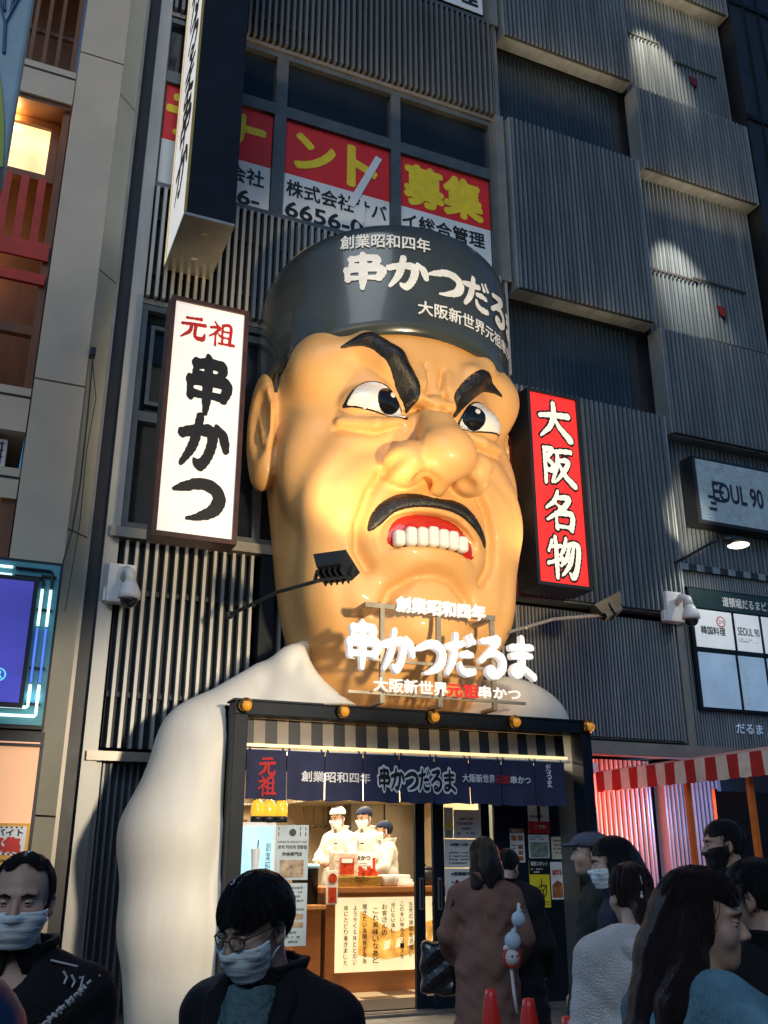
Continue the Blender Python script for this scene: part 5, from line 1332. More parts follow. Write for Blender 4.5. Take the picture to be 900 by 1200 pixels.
q = MB(); q.sphere((9.35,8.95,2.05), .09, 14, sc=(.8,.6,1.3)); q.lathe([(.02,0),(.07,.1),(.02,.2)], (9.36,8.95,1.76), 10); q.build('body', m_tealp, t, True)
q = MB(); q.tube([(9.35,8.95,2.15),(9.35,8.95,2.55)], .006, 6); q.tube([(9.45,8.93,1.8),(9.55,8.93,2.05)], .012, 6); q.build('cord', m_dkbrown, t)
# red side board of the entrance next to the stall
q = MB(); q.prism([(6.62,9.42,0),(7.02,9.62,0),(6.80,9.55,2.42),(6.64,9.45,2.5)], (.0,.03,0)); tag(q.build('side_board', m_robe), 'narrow white tapering board between the shop frame and the stall', 'board')
q = MB(); q.box(6.56,6.60,9.36,9.40,1.9,2.48); tag(q.build('red_strip', m_redink), 'small dark red strip beside the right shop post', 'sign strip')

# cones
m_cone = mat('red_cone_plastic', (.55,.025,.02), .35, var=.12)
for (x, y, lab) in ((2.96,5.28,'red traffic cone behind the woman in the brown coat'),(2.95,4.86,'red traffic cone at the feet of the person with the plush charms'),(2.80,4.26,'red traffic cone nearest the white fleece jacket')):
    t = thing('traffic_cone', lab, 'traffic cone', (x, y, 0), 'red cones by the entrance')
    q = MB(); q.lathe([(.15,.03),(.037,.76),(.030,.795),(.0,.80)], (x,y,0), 20); q.build('cone', m_cone, t, True)
    q = MB(); q.bbox(x-.19,x+.19,y-.19,y+.19,.007,.035,.01); q.build('base', m_black, t)
t = thing('stool', 'round brown topped stool beside the dark figures in the queue', 'stool', (5.05,6.35,0))
q = MB(); q.lathe([(.0,.74),(.15,.74),(.16,.755),(.15,.77),(.0,.77)], (5.05,6.35,0), 24); q.build('seat', m_dkbrown, t, True)
for k in range(4):
    a = R(45+90*k); q = MB(); q.tube([(5.05+.10*math.cos(a),6.35+.10*math.sin(a),.74),(5.05+.16*math.cos(a),6.35+.16*math.sin(a),.007)], .012, 8); q.build('leg', m_black, t)
# ================================================================ people
m_sk = [mat('skin', (.50,.32,.235), .5, var=.06, scale=14, bump=.05, bscale=120, var2=.12, scale2=9), mat('tanned_skin', (.40,.235,.16), .45, var=.08, scale=14, bump=.06, bscale=120, var2=.15, scale2=9)]
m_hr = mat('black_hair', (.010,.009,.010), .36, var=.7, scale=60, stretch=(6,6,.35), bump=.8, bscale=75, spec=.35)
m_hrb = mat('dark_brown_hair', (.026,.012,.010), .40, var=.7, scale=60, stretch=(6,6,.35), bump=.8, bscale=75, spec=.35)
m_mask = mat('pale_surgical_mask', (.68,.76,.77), .7, var=.06, scale=10, bump=.25, bscale=25, stretch=(.4,1,5))
m_eyw = mat('eye_white', (.62,.60,.58), .2, var=.03); m_iri = mat('dark_iris', (.012,.008,.006), .12)
m_lipm = mat('lips', (.30,.12,.10), .4)
def cloth(n, c, r=.85, b=.35, sc=90, var=.22, sheen=.0, var2=.25): return mat(n, c, r, var=var, scale=7, bump=b, bscale=sc, sheen=sheen, var2=var2, scale2=3, spec=.25)
m_cblack = cloth('black_wool', (.010,.011,.013)); m_cdark = cloth('black_cotton', (.012,.012,.014)); m_cnavy = cloth('navy_cloth', (.012,.022,.055)); m_cblue = cloth('deep_blue_nylon', (.012,.035,.10), .5, .15, 20)
m_camel = cloth('rust_brown_wool', (.21,.115,.088), .95, .4, 140); m_fleece = cloth('white_fleece', (.85,.83,.80), 1.0, 1.0, 160, .15, .3, .12); m_denim = cloth('washed_blue_denim', (.22,.44,.54), .85, .6, 160, .5, .0, .4)
m_teals = cloth('grey_teal_scarf', (.10,.18,.20), .9, .6, 60); m_green = cloth('dark_green_cloth', (.018,.03,.028)); m_cook = cloth('white_cook_cotton', (.58,.56,.51), .8, .2, 60, .08, .1, .1); m_trous = cloth('dark_trouser_cloth', (.014,.014,.018)); m_shoe = mat('black_shoe_leather', (.012,.012,.012), .4); m_capc = cloth('grey_blue_cap_cloth', (.10,.12,.16))
m_bagl = mat('black_glossy_bag_leather', (.012,.012,.013), .22, var=.3, coat=.4, bump=.3, bscale=25)
m_wht = mat('white_thread', (.55,.55,.55), .7)
def rz(a): return np.array(Matrix.Rotation(a, 3, 'Z'))
def rx(a): return np.array(Matrix.Rotation(a, 3, 'X'))
def ry(a): return np.array(Matrix.Rotation(a, 3, 'Y'))

def face_sdf(q, fem=False):
    """head in its own frame: centre of the head at 0, looking along -y"""
    d = ell(q, (0,.012,.030), (.076,.096,.088))
    d = smin(d, ell(q, (0,-.030,-.035), (.060,.062,.078)), .03)
    d = smin(d, ell(q, (0,-.052,-.092), (.030,.034,.026)), .03)          # chin
    for s in (-1, 1):
        d = smin(d, ell(q, (s*.040,-.062,-.028), (.026,.022,.028)), .02)     # cheekbone
        d = smin(d, cone(q, (s*.012,-.084,.026), (s*.048,-.070,.028), .009, .007), .012)
        d = smax(d, -ell(q, (s*.031,-.098,.006), (.019,.014,.012)), .012)
        e = ell(q, (s*.078,.012,-.008), (.010,.019,.033)); e = smin(e, ell(q, (s*.076,.004,-.034), (.008,.010,.012)), .006)
        e = smax(e, -ell(q, (s*.090,.008,-.004), (.010,.010,.020)), .004); d = smin(d, e, .006)
    n = cone(q, (0,-.088,.008), (0,-.108,-.026), .007, .011)
    for s in (-1, 1): n = smin(n, ell(q, (s*.011,-.098,-.032), (.008,.010,.008)), .006)
    d = smin(d, n, .010)
    d = smin(d, cone(q, (-.018,-.084,-.058), (.018,-.084,-.058), .006, .006), .008)
    d = smin(d, cone(q, (-.015,-.083,-.069), (.015,-.083,-.069), .007, .007), .006)
    d = smax(d, -cone(q, (-.022,-.094,-.0635), (.022,-.094,-.0635), .003, .003), .004)
    return d

def hair_sdf(q, style, p=None):
    st = .0018*np.sin(np.arctan2(q.x, q.y+.02)*26+q.z*30) + .0012*np.sin(q.x*210+q.z*25)
    if style == 'bald':
        d = ell(q, (0,.014,.026), (.087,.107,.095))
        d = np.maximum(d, q.z-.058-.45*(q.y+.02)); d = np.maximum(d, -.042-q.y-q.z*.1); d = np.maximum(d, -.075-q.z)
        return np.maximum(d, -(face_sdf(q)-.001)) + .0
    big = {'short':(.086,.108,.100), 'bowl':(.094,.113,.106), 'long':(.096,.116,.108), 'tied':(.088,.110,.102), 'crop':(.084,.105,.097), 'recede':(.084,.105,.096)}[style]
    d = ell(q, (0,.014,.032), big) + st
    hl = {'short':.052, 'bowl':.030, 'long':.055, 'tied':.060, 'crop':.062, 'recede':.094}[style]
    side = {'short':-.02, 'bowl':-.015, 'long':-.3, 'tied':-.03, 'crop':-.025, 'recede':-.025}[style]
    face = np.maximum(q.y+.030-.25*np.abs(q.x)*(style != 'long'), q.z-hl-.012*np.sin(q.x*70+1))       # open over the face
    d = smax(d, -face, .008)
    if style in ('short','bowl','crop','recede'):
        d = smax(d, side-.9*(q.y-.015)*(q.y > .015)*1.0 - q.z, .008)
        d = np.maximum(d, -.075-q.z)
        ear = ell(q, (0,.008,-.012), (.2,.022,.034)); d = smax(d, -ear, .006)
    return d

def make_person(lab, grp, pos, body_yaw, head_yaw=0, pitch=0, roll=0, height=None, fem=False, hair='short', hairm=None, skin=0, coat=None, hem=.75, loose=.03, trousers=None, mask=False, lean=0.0, arms=None, hfine=.009, bfine=.016, collar=True, build=1.0, apron=None, extras=None, lab_parts=None, base_z=0.0, long_to=None, gw=0.0, frontcut=False):
    """pos = where the head's centre is. The body stands under it on the ground."""
    root = thing('person', lab, 'person', (0,0,0), grp)
    HC = np.array([0, -.03-lean*.30, 1.575-abs(lean)*.05]); NB = np.array([0, .02-lean*.16, 1.43-abs(lean)*.02])
    S = (pos[2]-base_z)/HC[2]
    sh = (.160 if fem else .180)*build
    RH = rz(R(head_yaw)) @ rx(R(pitch)) @ ry(R(roll))
    A = arms or [[(-sh,.01,1.325),(-sh-.05,.02,1.08),(-sh-.02,-.12,.86)], [(sh,.01,1.325),(sh+.05,.02,1.08),(sh+.02,-.12,.86)]]
    ly = lambda z: -lean*.16*max(0, (z-.95)/.48)
    def head_frame(p): return p.at(HC, RH)
    def torso(p, t):
        y0 = -lean*.16*np.clip((p.z-.95)/.48, 0, 1)
        q = Pt(p.x, p.y-y0, p.z)
        d = ell(q, (0,.015,1.24), (.160*build+t,.108+t,.20+t*.6))
        d = smin(d, ell(q, (0,.0,1.04), (.138*build+t,.105+t,.19+t)), .06)
        d = smin(d, ell(q, (0,.012,.90), (.165*build+t,.118+t,.13+t)), .06)
        for s in (-1, 1): d = smin(d, cone(q, (s*.02,.022,1.405), (s*sh*.95,.015,1.330), .050+t*.45, .048+t*.8), .05)
        return d
    def arm(p, s, t, upto=3):
        a = A[s]; d = cone(p, a[0], a[1], .048+t*.85, .042+t*.9); d = smin(d, cone(p, a[1], a[2], .043+t, .030+t*.9), .02); return d
    def leg(p, s, t):
        return smin(cone(p, (s*.095,.01,.88), (s*.10,-.01,.48), .085+t, .055+t), cone(p, (s*.10,-.01,.48), (s*.105,.02,.08), .053+t, .038+t), .03)
    def hand(p, s):
        w = np.array(A[s][2]); e = np.array(A[s][1]); u = (w-e)/np.linalg.norm(w-e); side = np.array([-1 if s == 0 else 1, 0, 0])
        v = np.cross(u, side); v /= np.linalg.norm(v); k = np.cross(v, u)
        d = cone(p, w, w+u*.06, .028, .026); d = smin(d, cone(p, w+u*.03+v*.018, w+u*.075+v*.018, .018, .018), .015); d = smin(d, cone(p, w+u*.03-v*.018, w+u*.075-v*.018, .018, .018), .015)
        for i, L in enumerate((.062,.075,.07,.052)):
            o = w+u*.085+v*(.028-.019*i); m_ = o+u*L*.55-k*.008; d = smin(d, cone(p, o, m_, .0095, .0088), .006); d = smin(d, cone(p, m_, m_+u*L*.35-k*.022, .0088, .0075), .004)
        th = w+u*.03+v*.03; d = smin(d, chain(p, [th, th+u*.035+v*.022-k*.01, th+u*.065+v*.026-k*.02], [.013,.011,.009], .006), .008)
        return d
    def body(p):
        d = torso(p, 0)
        d = smin(d, cone(p, NB-np.array([0,0,.05]), HC+RH@np.array([0,.025,-.05]), .060, .050), .03)
        for s in (0, 1): d = smin(d, arm(p, s, 0), .03); d = smin(d, hand(p, s), .012)
        for s in (-1, 1):
            d = smin(d, leg(p, s, 0), .03); d = smin(d, cone(p, (s*.105,.03,.045), (s*.115,-.13,.035), .042, .032), .03)
        d = smin(d, face_sdf(head_frame(p), fem), .02)
        return d
    ext = max(abs(a[i][0]) for a in A for i in range(3))+.16; ymin = min(min(a[i][1] for a in A for i in range(3))-.2, HC[1]-.2); ymax = max(max(a[i][1] for a in A for i in range(3))+.16, .22)
    zs = axis_steps(-.01, HC[2]+.16, bfine*1.3, [(HC[2]-.14, HC[2]+.15, hfine)]); 
    fx = [(HC[0]-.11, HC[0]+.11, hfine)]; fy = [(HC[1]-.16, HC[1]+.14, hfine)]
    sk = m_sk[skin]
    sculpt('body', body, axis_steps(-ext, ext, bfine*1.3, fx), axis_steps(ymin, ymax, bfine*1.3, fy), zs, sk, root)
    HM = np.eye(3); HM = RH
    def to_head(V): return np.asarray(V) @ RH.T + HC
    # eyes
    for s in (-1, 1):
        q = MB(); q.sphere((s*.031,-.076,.006), .0125, 14); q.v = to_head(q.v).tolist(); e = q.build('eye', m_eyw, root, True)
        q = MB(); q.sphere((s*.031,-.0815,.005), .0085, 12); q.v = to_head(q.v).tolist(); q.build('iris', m_iri, e, True)
        q = MB(); q.lathe([(.0138*math.cos(R(a)), .0138*math.sin(R(a))) for a in (14,25,40,60,80,89)], (s*.031,-.0765,.006), 18, axis=(s*.12,-.22,1)); q.lathe([(.0136*math.cos(R(a)), -.0136*math.sin(R(a))) for a in (24,40,60,80,89)], (s*.031,-.0765,.006), 18, axis=(0,.15,1)); q.v = to_head(q.v).tolist(); q.build('eyelid', sk, e, True)
        q = MB(); q.tube([(s*.014,-.0915,.021),(s*.030,-.0925,.027),(s*.050,-.079,.022)], [.003,.0045,.002], 6); q.v = to_head(q.v).tolist(); q.build('eyebrow', hairm or m_hr, root, True)
    hs = axis_steps(-.13, .13, hfine*.8)
    if hair in ('long','tied'):
        lt = long_to or [(0,.10,-.02),(0,.13,-.14),(0,.12,-.28)]
        def hf(q):
            d = hair_sdf(q, hair)
            w = .075 if hair == 'long' else .03
            st = .0014*np.sin(q.x*170+q.y*90+np.sin(q.z*14)*1.5) + .001*np.sin(q.x*390-q.y*210+q.z*10)
            if hair == 'long':
                for s in (-1, 1):
                    d = smin(d, chain(q, [(s*.072,.02,.0),(s*.080,.03,-.10),(s*.078+lt[-1][0]*.6,.035+lt[-1][1]*.2,-.20),(s*.07+lt[-1][0],lt[-1][1]*.6,lt[-1][2])], [.036,.044,.045,.020], .02)+st, .03)
            d = smin(d, chain(q, lt, [w, w*1.05] + [w*.9]*(len(lt)-3) + [w*.35], .03)+st, .03)
            return d
        zlo = min(p_[2] for p_ in lt)-.08; xs_ = max(abs(p_[0]) for p_ in lt)+.16
        h2 = hfine*.9
        sculpt('hair', hf, axis_steps(-xs_, xs_, h2), axis_steps(-.14, .26, h2), axis_steps(zlo, .16, h2), hairm or m_hr, root, xf=to_head)
    elif hair:
        sculpt('hair', lambda q: hair_sdf(q, hair), hs, axis_steps(-.14,.15,hfine*.8), axis_steps(-.10,.16,hfine*.8), hairm or m_hr, root, xf=to_head)
    if hair and hair != 'bald':      # loose strands over the mass of hair
        q = MB(); rnd = random.Random(len(lab)); big = {'short':(.087,.109,.101), 'bowl':(.095,.114,.107), 'long':(.097,.117,.109), 'tied':(.089,.111,.103), 'crop':(.085,.106,.098), 'recede':(.085,.106,.097)}[hair]
        ns_ = 260 if hfine < .0075 else 90
        for i in range(ns_):
            ph = R(rnd.uniform(-168, 168)); front = abs(ph) > R(115)
            zend = {'short':-.03,'bowl':-.02,'crop':-.03,'recede':-.03,'tied':.0,'long':0}[hair] + rnd.uniform(-.02,.02)
            if front: zend = {'short':.062,'bowl':.036,'long':.066,'tied':.07,'crop':.07,'recede':.10}[hair] + rnd.uniform(-.008,.012)
            elif hair != 'long' and abs(ph) < R(60): zend = -.06 + rnd.uniform(-.02,.01)
            k = 1 + rnd.uniform(0,.022); pts = []
            for j in range(7):
                t = j/6; z = .032+big[2]*.985 - t*(.032+big[2]*.985-zend); zz = (z-.032)/big[2]; r_ = math.sqrt(max(0, 1-zz*zz)); a_ = ph + .12*math.sin(i*3.1+t*4)
                pts.append((big[0]*k*r_*math.sin(a_), .014+big[1]*k*r_*math.cos(a_), z))
            if hair == 'long' and not front:
                lt_ = long_to or [(0,.10,-.02),(0,.13,-.14),(0,.12,-.28)]; sx = math.sin(ph); cx_ = math.cos(ph)
                for (lx, ly_, lz) in lt_[1:]:
                    if lz > -.06: continue
                    pts.append((lx+(.084 if lz > -.3 else .06)*sx*k+rnd.uniform(-.006,.006), ly_*.62+.055*cx_*k+rnd.uniform(-.006,.006), lz+rnd.uniform(-.03,.02)))
            q.tube(pts, [.0011]*(len(pts)-1)+[.0004], 4, caps=False)
        q.v = to_head(q.v).tolist(); q.build('hair_strands', hairm or m_hr, root, True)
    if mask:
        def mk(q):
            f = face_sdf(q); d = np.maximum(f-.013, -(f-.007))
            d = np.maximum(d, q.z-(-.016+.4*np.abs(q.x)*0)); d = np.maximum(d, -.112-q.z); d = np.maximum(d, q.y+.030+.0*q.x)
            pl = ell(q, (0,-.072,-.055), (.056,.046,.052)); d = smin(d, np.maximum(np.maximum(pl, -(f-.005)), np.maximum(q.z+.016, q.y+.03)), .006)
            return d + 0.0007*np.sin(q.z*260+np.abs(q.x)*30)
        mo = sculpt('face_mask', mk, axis_steps(-.08,.08,.004), axis_steps(-.14,-.02,.004), axis_steps(-.12,.0,.004), m_mask, root, xf=to_head)
        q = MB()
        for s in (-1, 1):
            q.tube([(s*.058,-.034,-.022),(s*.074,-.015,.002),(s*.086,.012,.014),(s*.086,.024,-.002)], .0022, 6); q.tube([(s*.055,-.034,-.085),(s*.070,-.01,-.055),(s*.084,.016,-.036),(s*.086,.024,-.004)], .0022, 6)
        q.v = to_head(q.v).tolist(); q.build('ear_loop', m_mask, mo, True)
    cm = coat or m_cblack
    def jacket(p):
        d = torso(p, loose)
        for s in (0, 1): d = smin(d, np.maximum(arm(p, s, loose*.8), 0*p.x-1), .05)
        if hem < .85: d = smin(d, np.maximum(cone(p, (0,.01,.95), (0,.0,hem), .150*build+loose, .185*build+loose*1.4)*1.0, 0*p.x-1), .06)
        wq = np.sin(p.x*9+p.y*7)*1.6
        wr = .009*np.sin(p.z*30+p.x*18+wq)*np.sin(p.x*11+p.z*5+p.y*8)+.005*np.sin(p.z*62-p.x*40+wq*2)*np.sin(p.x*17-p.z*9)
        d = d + wr*np.clip((1.42-p.z)*6, .15, 1)
        d = np.maximum(d, hem-p.z + .006*np.sin(p.x*30))
        for s in (0, 1):
            w = np.array(A[s][2]); e = np.array(A[s][1]); u = (w-e)/np.linalg.norm(w-e)
            d = np.maximum(d, np.minimum((p.x-w[0])*u[0]+(p.y-w[1])*u[1]+(p.z-w[2])*u[2]-.005, 1e3) * (np.sqrt((p.x-w[0])**2+(p.y-w[1])**2+(p.z-w[2])**2) < .14) - 1e3*(np.sqrt((p.x-w[0])**2+(p.y-w[1])**2+(p.z-w[2])**2) >= .14))
        # neck opening
        nk = cone(p, (NB[0],NB[1]-.012,NB[2]-.06), (HC[0],HC[1]+.01,HC[2]), .066, .10)
        d = smax(d, -nk, .012)
        if frontcut: d = smax(d, -cone(p, (0,NB[1]-.10,NB[2]-.02), (0,-.17-lean*.1,1.05 if lean else 1.29), .075 if lean else .050, .012), .012)
        return d
    co = sculpt('coat', jacket, axis_steps(-ext-.03, ext+.03, bfine), axis_steps(ymin-.05, ymax+.05, bfine), axis_steps(max(hem-.05, .02), 1.52, bfine), cm, root)
    if collar:
        def col(p):
            y0 = NB[1]
            r = np.sqrt(((p.x)/1.0)**2+((p.y-y0)/1.05)**2); d = np.abs(r-(.082+.25*(p.z-1.42)))-.011
            d = np.maximum(d, np.abs(p.z-1.435-.10*(p.y-y0))-.042)
            d = np.maximum(d, np.maximum(-.035-p.y+y0, 0)*0 + (-(np.abs(p.x)-.022+.4*(p.z-1.40)))*(p.y < y0) - 1e3*(p.y >= y0))
            return d + .003*np.sin(p.x*60+p.z*50)
        sculpt('collar', col, axis_steps(-.15,.15,.0085), axis_steps(NB[1]-.15,NB[1]+.15,.0085), axis_steps(1.36,1.51,.0085), cm, co)
    if trousers:
        def tr(p):
            d = None
            for s in (-1, 1): e = leg(p, s, .018); d = e if d is None else smin(d, e, .03)
            d = smin(d, ell(p, (0,.012,.90), (.175*build,.128,.12)), .05)
            return np.maximum(d, .07-p.z) + .004*np.sin(p.z*50+p.x*30)
        sculpt('trousers', tr, axis_steps(-.26,.26,bfine*1.2), axis_steps(-.2,.2,bfine*1.2), axis_steps(.05,1.04,bfine*1.4), trousers, root)
    for s in (-1, 1):
        q = MB(); q.bbox(s*.112-.05, s*.112+.05, -.175, .085, .004, .085, .028); q.build('shoe', m_shoe, root, True)
    if extras: extras(root, to_head, HC, NB, A)
    # put the person where the head is meant to be
    Rb = rz(R(body_yaw)); hp = Rb @ (HC*S)
    root.scale = (S,S,S); root.rotation_euler = (0,0,R(body_yaw)); root.location = (pos[0]-hp[0], pos[1]-hp[1], base_z)
    return root

def glasses(root, th, *a):
    m = m_black; q = MB()
    for s in (-1, 1):
        pts = [(s*.033+.021*math.cos(t), -.107+abs(.012*math.cos(t)) if s*math.cos(t) > 0 else -.108, .004+.0175*math.sin(t)) for t in np.linspace(0, 2*math.pi, 19)]
        q.tube(pts, .0020, 6, caps=False); q.tube([(s*.054,-.096,.010),(s*.075,-.05,.012),(s*.083,.01,.010),(s*.082,.03,-.005)], .0020, 6)
    q.tube([(-.012,-.109,.008),(0,-.113,.011),(.012,-.109,.008)], .0018, 6)
    q.v = th(q.v).tolist(); g = q.build('spectacles', m, root, True)
    q = MB()
    for s in (-1, 1): q.lathe([(.0195,0),(.0195,.001)], (s*.033,-.106,.004), 18, axis=(s*.2,-1,0))
    q.v = th(q.v).tolist(); q.build('lens', m_clear, g)

G1 = 'people in the crowd in front of the shop'
# 1 balding man with mask, lower left
def ex_bald(root, th, HC, NB, A):
    q = MB(); c = lambda k: None
    for i in range(60):     # braided chain strap across the chest
        t = i/59; c = Vector((.205-.40*t, -.128-.048*math.sin(math.pi*t), 1.365-.36*t))
        for o in (-.009, .009):
            w_ = .006*math.sin(i*1.9+o*200); p_ = c+Vector((o*.7+w_*.4,0,o+w_*.5)); q.tube([p_-Vector((.005,0,.004*(-1)**i)), p_+Vector((.005,0,.004*(-1)**i))], .0034, 5)
    for k in range(5): q.tube([(.14+.02*k,-.088+.012*k,1.40-.01*k),(.15+.02*k,-.084+.012*k,1.385-.012*(k%2)),(.145+.02*k,-.09+.012*k,1.37-.01*k)], .0035, 5)
    q.build('bag_strap', m_wht, root)
    q = MB(); q.tube([(.10,-.06,1.425),(.17,-.03,1.405),(.225,.0,1.35),(.262,.01,1.22),(.270,.01,1.10)], .003, 6); q.build('piping', m_wht, root)
make_person('man with receding dark hair, pale blue mask and black jacket with patterned strap', G1, (.19,2.69,1.40), -14, 0, 6, 0, 1.63, hair='recede', skin=0, mask=True, coat=m_cdark, hem=.80, loose=.035, trousers=m_trous, hfine=.006, bfine=.014, extras=ex_bald, build=1.08, frontcut=True)
# 2 blue jacket at the corner
make_person('person in a deep blue jacket cut off at the lower left corner', G1, (-.10,1.60,1.51), 160, 0, 15, 0, 1.56, hair='short', coat=m_cblue, hem=.8, loose=.045, trousers=m_trous, hfine=.010, bfine=.018)
# 3 young man with glasses
def ex_gl(root, th, HC, NB, A):
    glasses(root, th)
    def sc(p): return np.maximum(np.maximum(ell(p, (0,-.10,1.27), (.10,.075,.20)), p.z-1.42), 0*p.x-1) + .006*np.sin(p.x*80+p.z*14)
    sculpt('scarf', sc, axis_steps(-.12,.12,.008), axis_steps(-.2,.0,.008), axis_steps(1.05,1.45,.01), m_teals, root)
    q = MB(); q.lathe([(.011,-.002),(.011,.002)], (.165,-.135,1.10), 12, axis=(.3,-1,0)); q.build('button', m_wht, root)
    def lap(p):
        d = None
        for s in (-1, 1):
            e = chain(p, [(s*.085,-.02,1.46),(s*.105,-.10,1.38),(s*.085,-.165,1.22),(s*.05,-.18,1.05)], [.022,.032,.030,.012], .02); d = e if d is None else np.minimum(d, e)
        return d + .003*np.sin(p.z*60)
    sculpt('lapel', lap, axis_steps(-.16,.16,.010), axis_steps(-.23,.03,.010), axis_steps(1.0,1.5,.010), m_cblack, root)
make_person('young man with glasses and a white mask looking down in a black coat', G1, (.68,2.31,1.352), -48, -14, 22, 3, 1.66, hair='bowl', mask=True, coat=m_cblack, hem=.62, loose=.05, lean=.22, trousers=m_trous, hfine=.0055, bfine=.013, extras=ex_gl, frontcut=True)
# 4 woman in a brown coat, seen from behind
def ex_bag(root, th, HC, NB, A):
    def bg_(p): return boxd(p, (.33,-.16,.86), (.13,.07,.17), .05) + .008*np.sin(p.z*40+p.x*30)
    b_ = sculpt('shoulder_bag', bg_, axis_steps(.15,.5,.014), axis_steps(-.28,-.04,.014), axis_steps(.66,1.07,.014), m_bagl, root)
    q = MB(); q.tube([(.25,-.18,1.02),(.22,-.10,1.30),(.19,.02,1.42),(.22,.09,1.28),(.30,-.08,1.02)], .012, 8); q.build('bag_strap', m_bagl, b_, True)
    q = MB(); q.tube([(.0,.145,1.28),(-.01,.17,1.0),(-.015,.185,.7),(-.015,.20,.42)], .006, 6); q.build('seam', m_camel, root, True)
make_person('dark-haired woman in a long rust-brown coat seen from behind at the door', G1, (3.31,5.94,1.50), 151, 22, 12, 0, 1.62, fem=True, hair='long', hairm=m_hr, coat=m_camel, hem=.36, loose=.034, trousers=m_trous, hfine=.010, bfine=.016, extras=ex_bag, long_to=[(0,.09,.0),(.01,.12,-.09),(.02,.12,-.20)], build=1.08, arms=[[(-.185,.01,1.325),(-.265,.03,1.08),(-.20,-.14,.90)],[(.185,.01,1.325),(.265,.03,1.08),(.23,-.14,.90)]])
# 5 person in black behind her, carrying plush charms
make_person('person in a black coat half hidden behind the woman in brown', G1, (3.66,6.22,1.44), 130, 0, 20, 0, 1.62, hair='short', coat=m_cblack, hem=.5, loose=.07, lean=.25, trousers=m_trous, hfine=.012, bfine=.018, build=1.15,
    arms=[[(-.19,.01,1.31),(-.27,-.02,1.05),(-.22,-.20,.86)], [(.19,.01,1.31),(.30,.06,1.02),(.30,.12,.74)]])
m_pl = mat('pale_blue_plush', (.42,.55,.62), .95, var=.1, bump=.6, bscale=120); m_plw = mat('white_plush', (.60,.58,.56), .95, bump=.6, bscale=120)
t = thing('bag_charm', 'cluster of pale blue and white plush charms hanging behind the brown coat', 'bag charm', (3.2, 5.40, .62))
for (x, y, z, r, m) in ((3.235,5.40,1.15,.044,m_pl),(3.20,5.42,1.03,.050,m_pl),(3.19,5.43,.94,.050,m_plw)):
    q = MB(); q.sphere((x,y,z), r, 18, sc=(1,.9,1.05)); 
    if m is m_pl: q.sphere((x+.01,y,z+r*1.05), r*.35, 10)
    else: q.sphere((x-.03,y,z+.05), .02, 10); q.sphere((x+.03,y,z+.05), .02, 10)
    b_ = q.build('plush', m, t, True)
    if m is m_plw:
        q = MB(); n = 24; q.tube([(x+.054*math.cos(a),y-.01,z+.055*math.sin(a)) for a in np.linspace(0,2*math.pi,n)], .007, 6, caps=False); q.build('red_trim', m_redink, b_)
        q = MB(); q.sphere((x-.018,y-.045,z+.01), .006, 8); q.sphere((x+.018,y-.045,z+.01), .006, 8); q.build('eyes', m_ink, b_)
q = MB(); q.tube([(3.25,5.41,1.24),(3.235,5.41,1.15),(3.20,5.43,1.03),(3.19,5.44,.93),(3.20,5.43,.75),(3.21,5.42,.64)], .010, 8); q.build('strap', m_wht, t, True)
# 6 man in a flat cap
def ex_cap(root, th, *a):
    def cp(q): 
        d = ell(q, (0,.010,.062), (.097,.115,.062)); d = np.maximum(d, .038-q.z-.25*(q.y+.05)*(q.y < -.05))
        return smin(d, np.maximum(ell(q, (0,-.115,.048), (.070,.055,.012)), -1+0*q.x), .012)
    sculpt('cap', cp, axis_steps(-.12,.12,.008), axis_steps(-.19,.14,.008), axis_steps(.0,.14,.008), m_capc, root, xf=th)
make_person('man in a grey-blue cap and dark green jacket facing the posters', G1, (3.33,4.75,1.52), -118, 0, 0, 0, 1.64, hair='crop', coat=m_green, hem=.7, trousers=m_trous, hfine=.009, extras=ex_cap)
# 7 woman in navy
make_person('black-haired woman in a navy jacket wearing a white mask in the queue', G1, (2.95,4.03,1.47), -122, 0, 5, 0, 1.58, fem=True, hair='long', mask=True, coat=m_cnavy, hem=.7, loose=.04, trousers=m_trous, hfine=.009, bfine=.017, long_to=[(0,.08,.0),(0,.105,-.10),(0,.11,-.22)])
# 8 white fleece
def ex_fl(root, th, HC, NB, A):
    def hood(p): return np.maximum(chain(p, [(-.11,.05,1.40),(-.05,.125,1.37),(.05,.125,1.37),(.11,.05,1.40)], [.030,.045,.045,.030], .02), 0*p.x-1) + .004*np.sin(p.x*90)*np.sin(p.z*80)
    sculpt('hood', hood, axis_steps(-.16,.16,.010), axis_steps(-.02,.2,.010), axis_steps(1.28,1.48,.010), m_fleece, root)
    q = MB(); q.bbox(-.015,.015,.112,.125,-.005,.012,.003); q.sphere((.012,.125,-.01), .008, 8); q.tube([(.0,.12,.02),(.006,.122,.07)], .003, 6); q.v = th(q.v).tolist(); q.build('hair_clip', m_wht, root)
make_person('woman with tied brown hair in a white fleece jacket seen from behind', G1, (2.345,3.11,1.37), 160, 10, 4, 0, 1.52, fem=True, hair='tied', hairm=m_hrb, collar=False, coat=m_fleece, hem=.7, loose=.055, trousers=m_trous, hfine=.007, bfine=.013, extras=ex_fl, long_to=[(.0,.085,.01),(.01,.105,-.06),(.02,.10,-.14)], build=1.1)
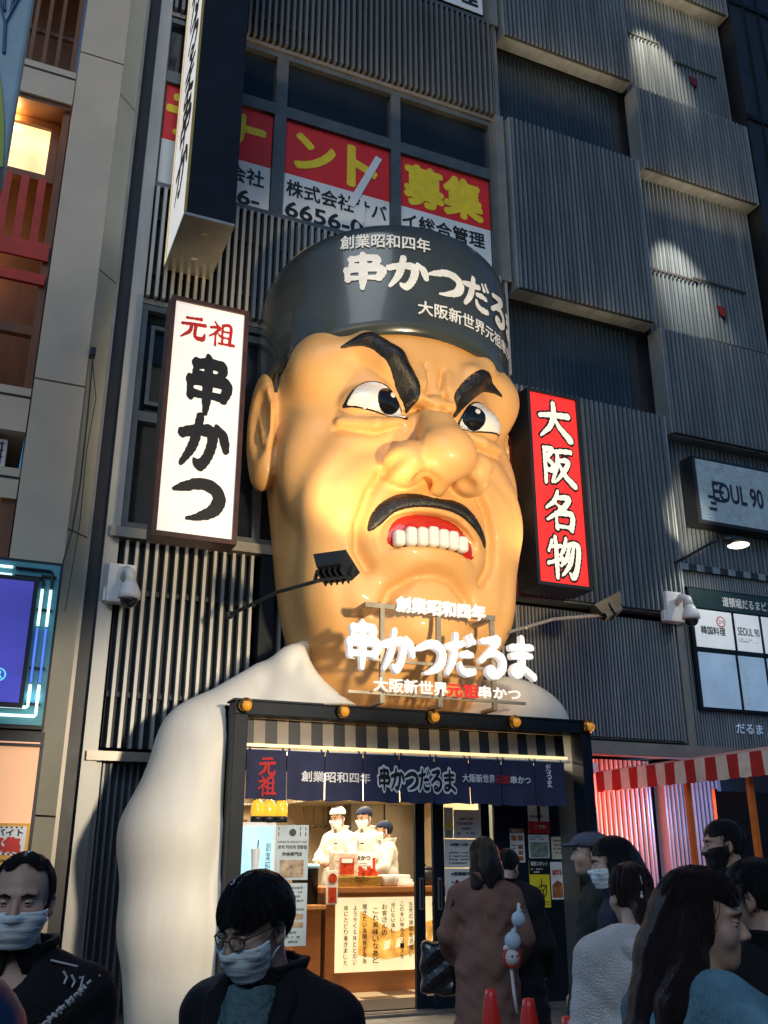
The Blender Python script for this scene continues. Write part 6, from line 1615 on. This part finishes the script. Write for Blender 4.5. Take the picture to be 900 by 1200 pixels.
# 9 denim jacket, long hair, in profile
make_person('woman with long brown-black hair in a washed blue denim jacket, face turned right', G1, (1.645,1.91,1.362), 92, -48, 5, 0, 1.52, fem=True, hair='long', hairm=m_hrb, collar=False, coat=m_denim, hem=.7, loose=.05, trousers=m_trous, hfine=.006, bfine=.011, long_to=[(0,.075,.0),(-.01,.10,-.10),(-.035,.12,-.20),(-.07,.14,-.32),(-.10,.15,-.42)], build=1.12,
    arms=[[(-.175,.01,1.32),(-.26,-.03,1.12),(-.20,-.24,1.10)], [(.175,.01,1.32),(.27,-.03,1.10),(.20,-.26,1.05)]])
# 10 bearded man
def ex_beard(root, th, *a):
    def bd(q):
        f = face_sdf(q); d = np.maximum(f-.008, -(f+.004)); d = np.maximum(d, q.z+.040-.5*np.abs(q.x)); d = np.maximum(d, q.y-.005)
        return np.maximum(d, -ell(q, (0,-.09,-.063), (.020,.03,.010)))
    sculpt('beard', bd, axis_steps(-.09,.09,.006), axis_steps(-.14,.02,.006), axis_steps(-.13,.03,.006), m_hr, root, xf=th)
make_person('bearded man in a black jacket facing left beneath the striped awning', G1, (3.69,4.08,1.56), -118, 0, 2, 0, 1.68, hair='short', skin=1, coat=m_cblack, hem=.7, trousers=m_trous, hfine=.009, extras=ex_beard, loose=.045)
# 11 dark-haired man at the right edge
make_person('dark-haired man in a black jacket at the right edge seen from behind', G1, (2.27,2.40,1.385), 168, 38, 8, 0, 1.60, hair='short', skin=1, coat=m_cblack, hem=.7, trousers=m_trous, hfine=.007, bfine=.014)
# cooks behind the counter
def ex_cook(cap):
    def f(root, th, HC, NB, A):
        def cp(q): return np.maximum(np.maximum(ell(q, (0,.012,.05), (.092,.112,.085)), .040-q.z-.2*q.y), q.z-.118)
        sculpt('cook_cap', cp, axis_steps(-.11,.11,.009), axis_steps(-.13,.14,.009), axis_steps(.0,.13,.009), cap, root, xf=th)
        q = MB(); q.box(.05,.10,-.155,-.150,1.27,1.285); q.build('name_badge', m_ink, root)
    return f
G2 = 'cooks behind the counter'
fw = [[(-.18,.01,1.325),(-.25,-.05,1.12),(-.12,-.26,1.06)], [(.18,.01,1.325),(.25,-.05,1.12),(.12,-.26,1.06)]]
make_person('cook in white working with his back turned, leftmost behind the counter', G2, (4.74,12.45,2.0), -60, 0, 15, 0, 1.80, hair='short', skin=1, mask=True, coat=m_cook, hem=.8, trousers=m_trous, hfine=.012, bfine=.02, extras=ex_cook(m_cook), arms=fw, base_z=.28)
make_person('cook in white with a dark cap and mask standing behind the snack basket', G2, (5.06,12.30,2.0), -62, 0, 12, 0, 1.80, hair='short', skin=1, mask=True, coat=m_cook, hem=.8, trousers=m_trous, hfine=.012, bfine=.02, extras=ex_cook(m_cnavy), arms=fw, base_z=.28)
make_person('shorter cook in white with a navy cap facing left at the right of the counter', G2, (5.22,12.0,1.83), -105, 0, 6, 0, 1.62, fem=True, hair='short', skin=1, mask=True, coat=m_cook, hem=.8, trousers=m_trous, hfine=.012, bfine=.02, extras=ex_cook(m_cnavy), arms=fw, base_z=.28)
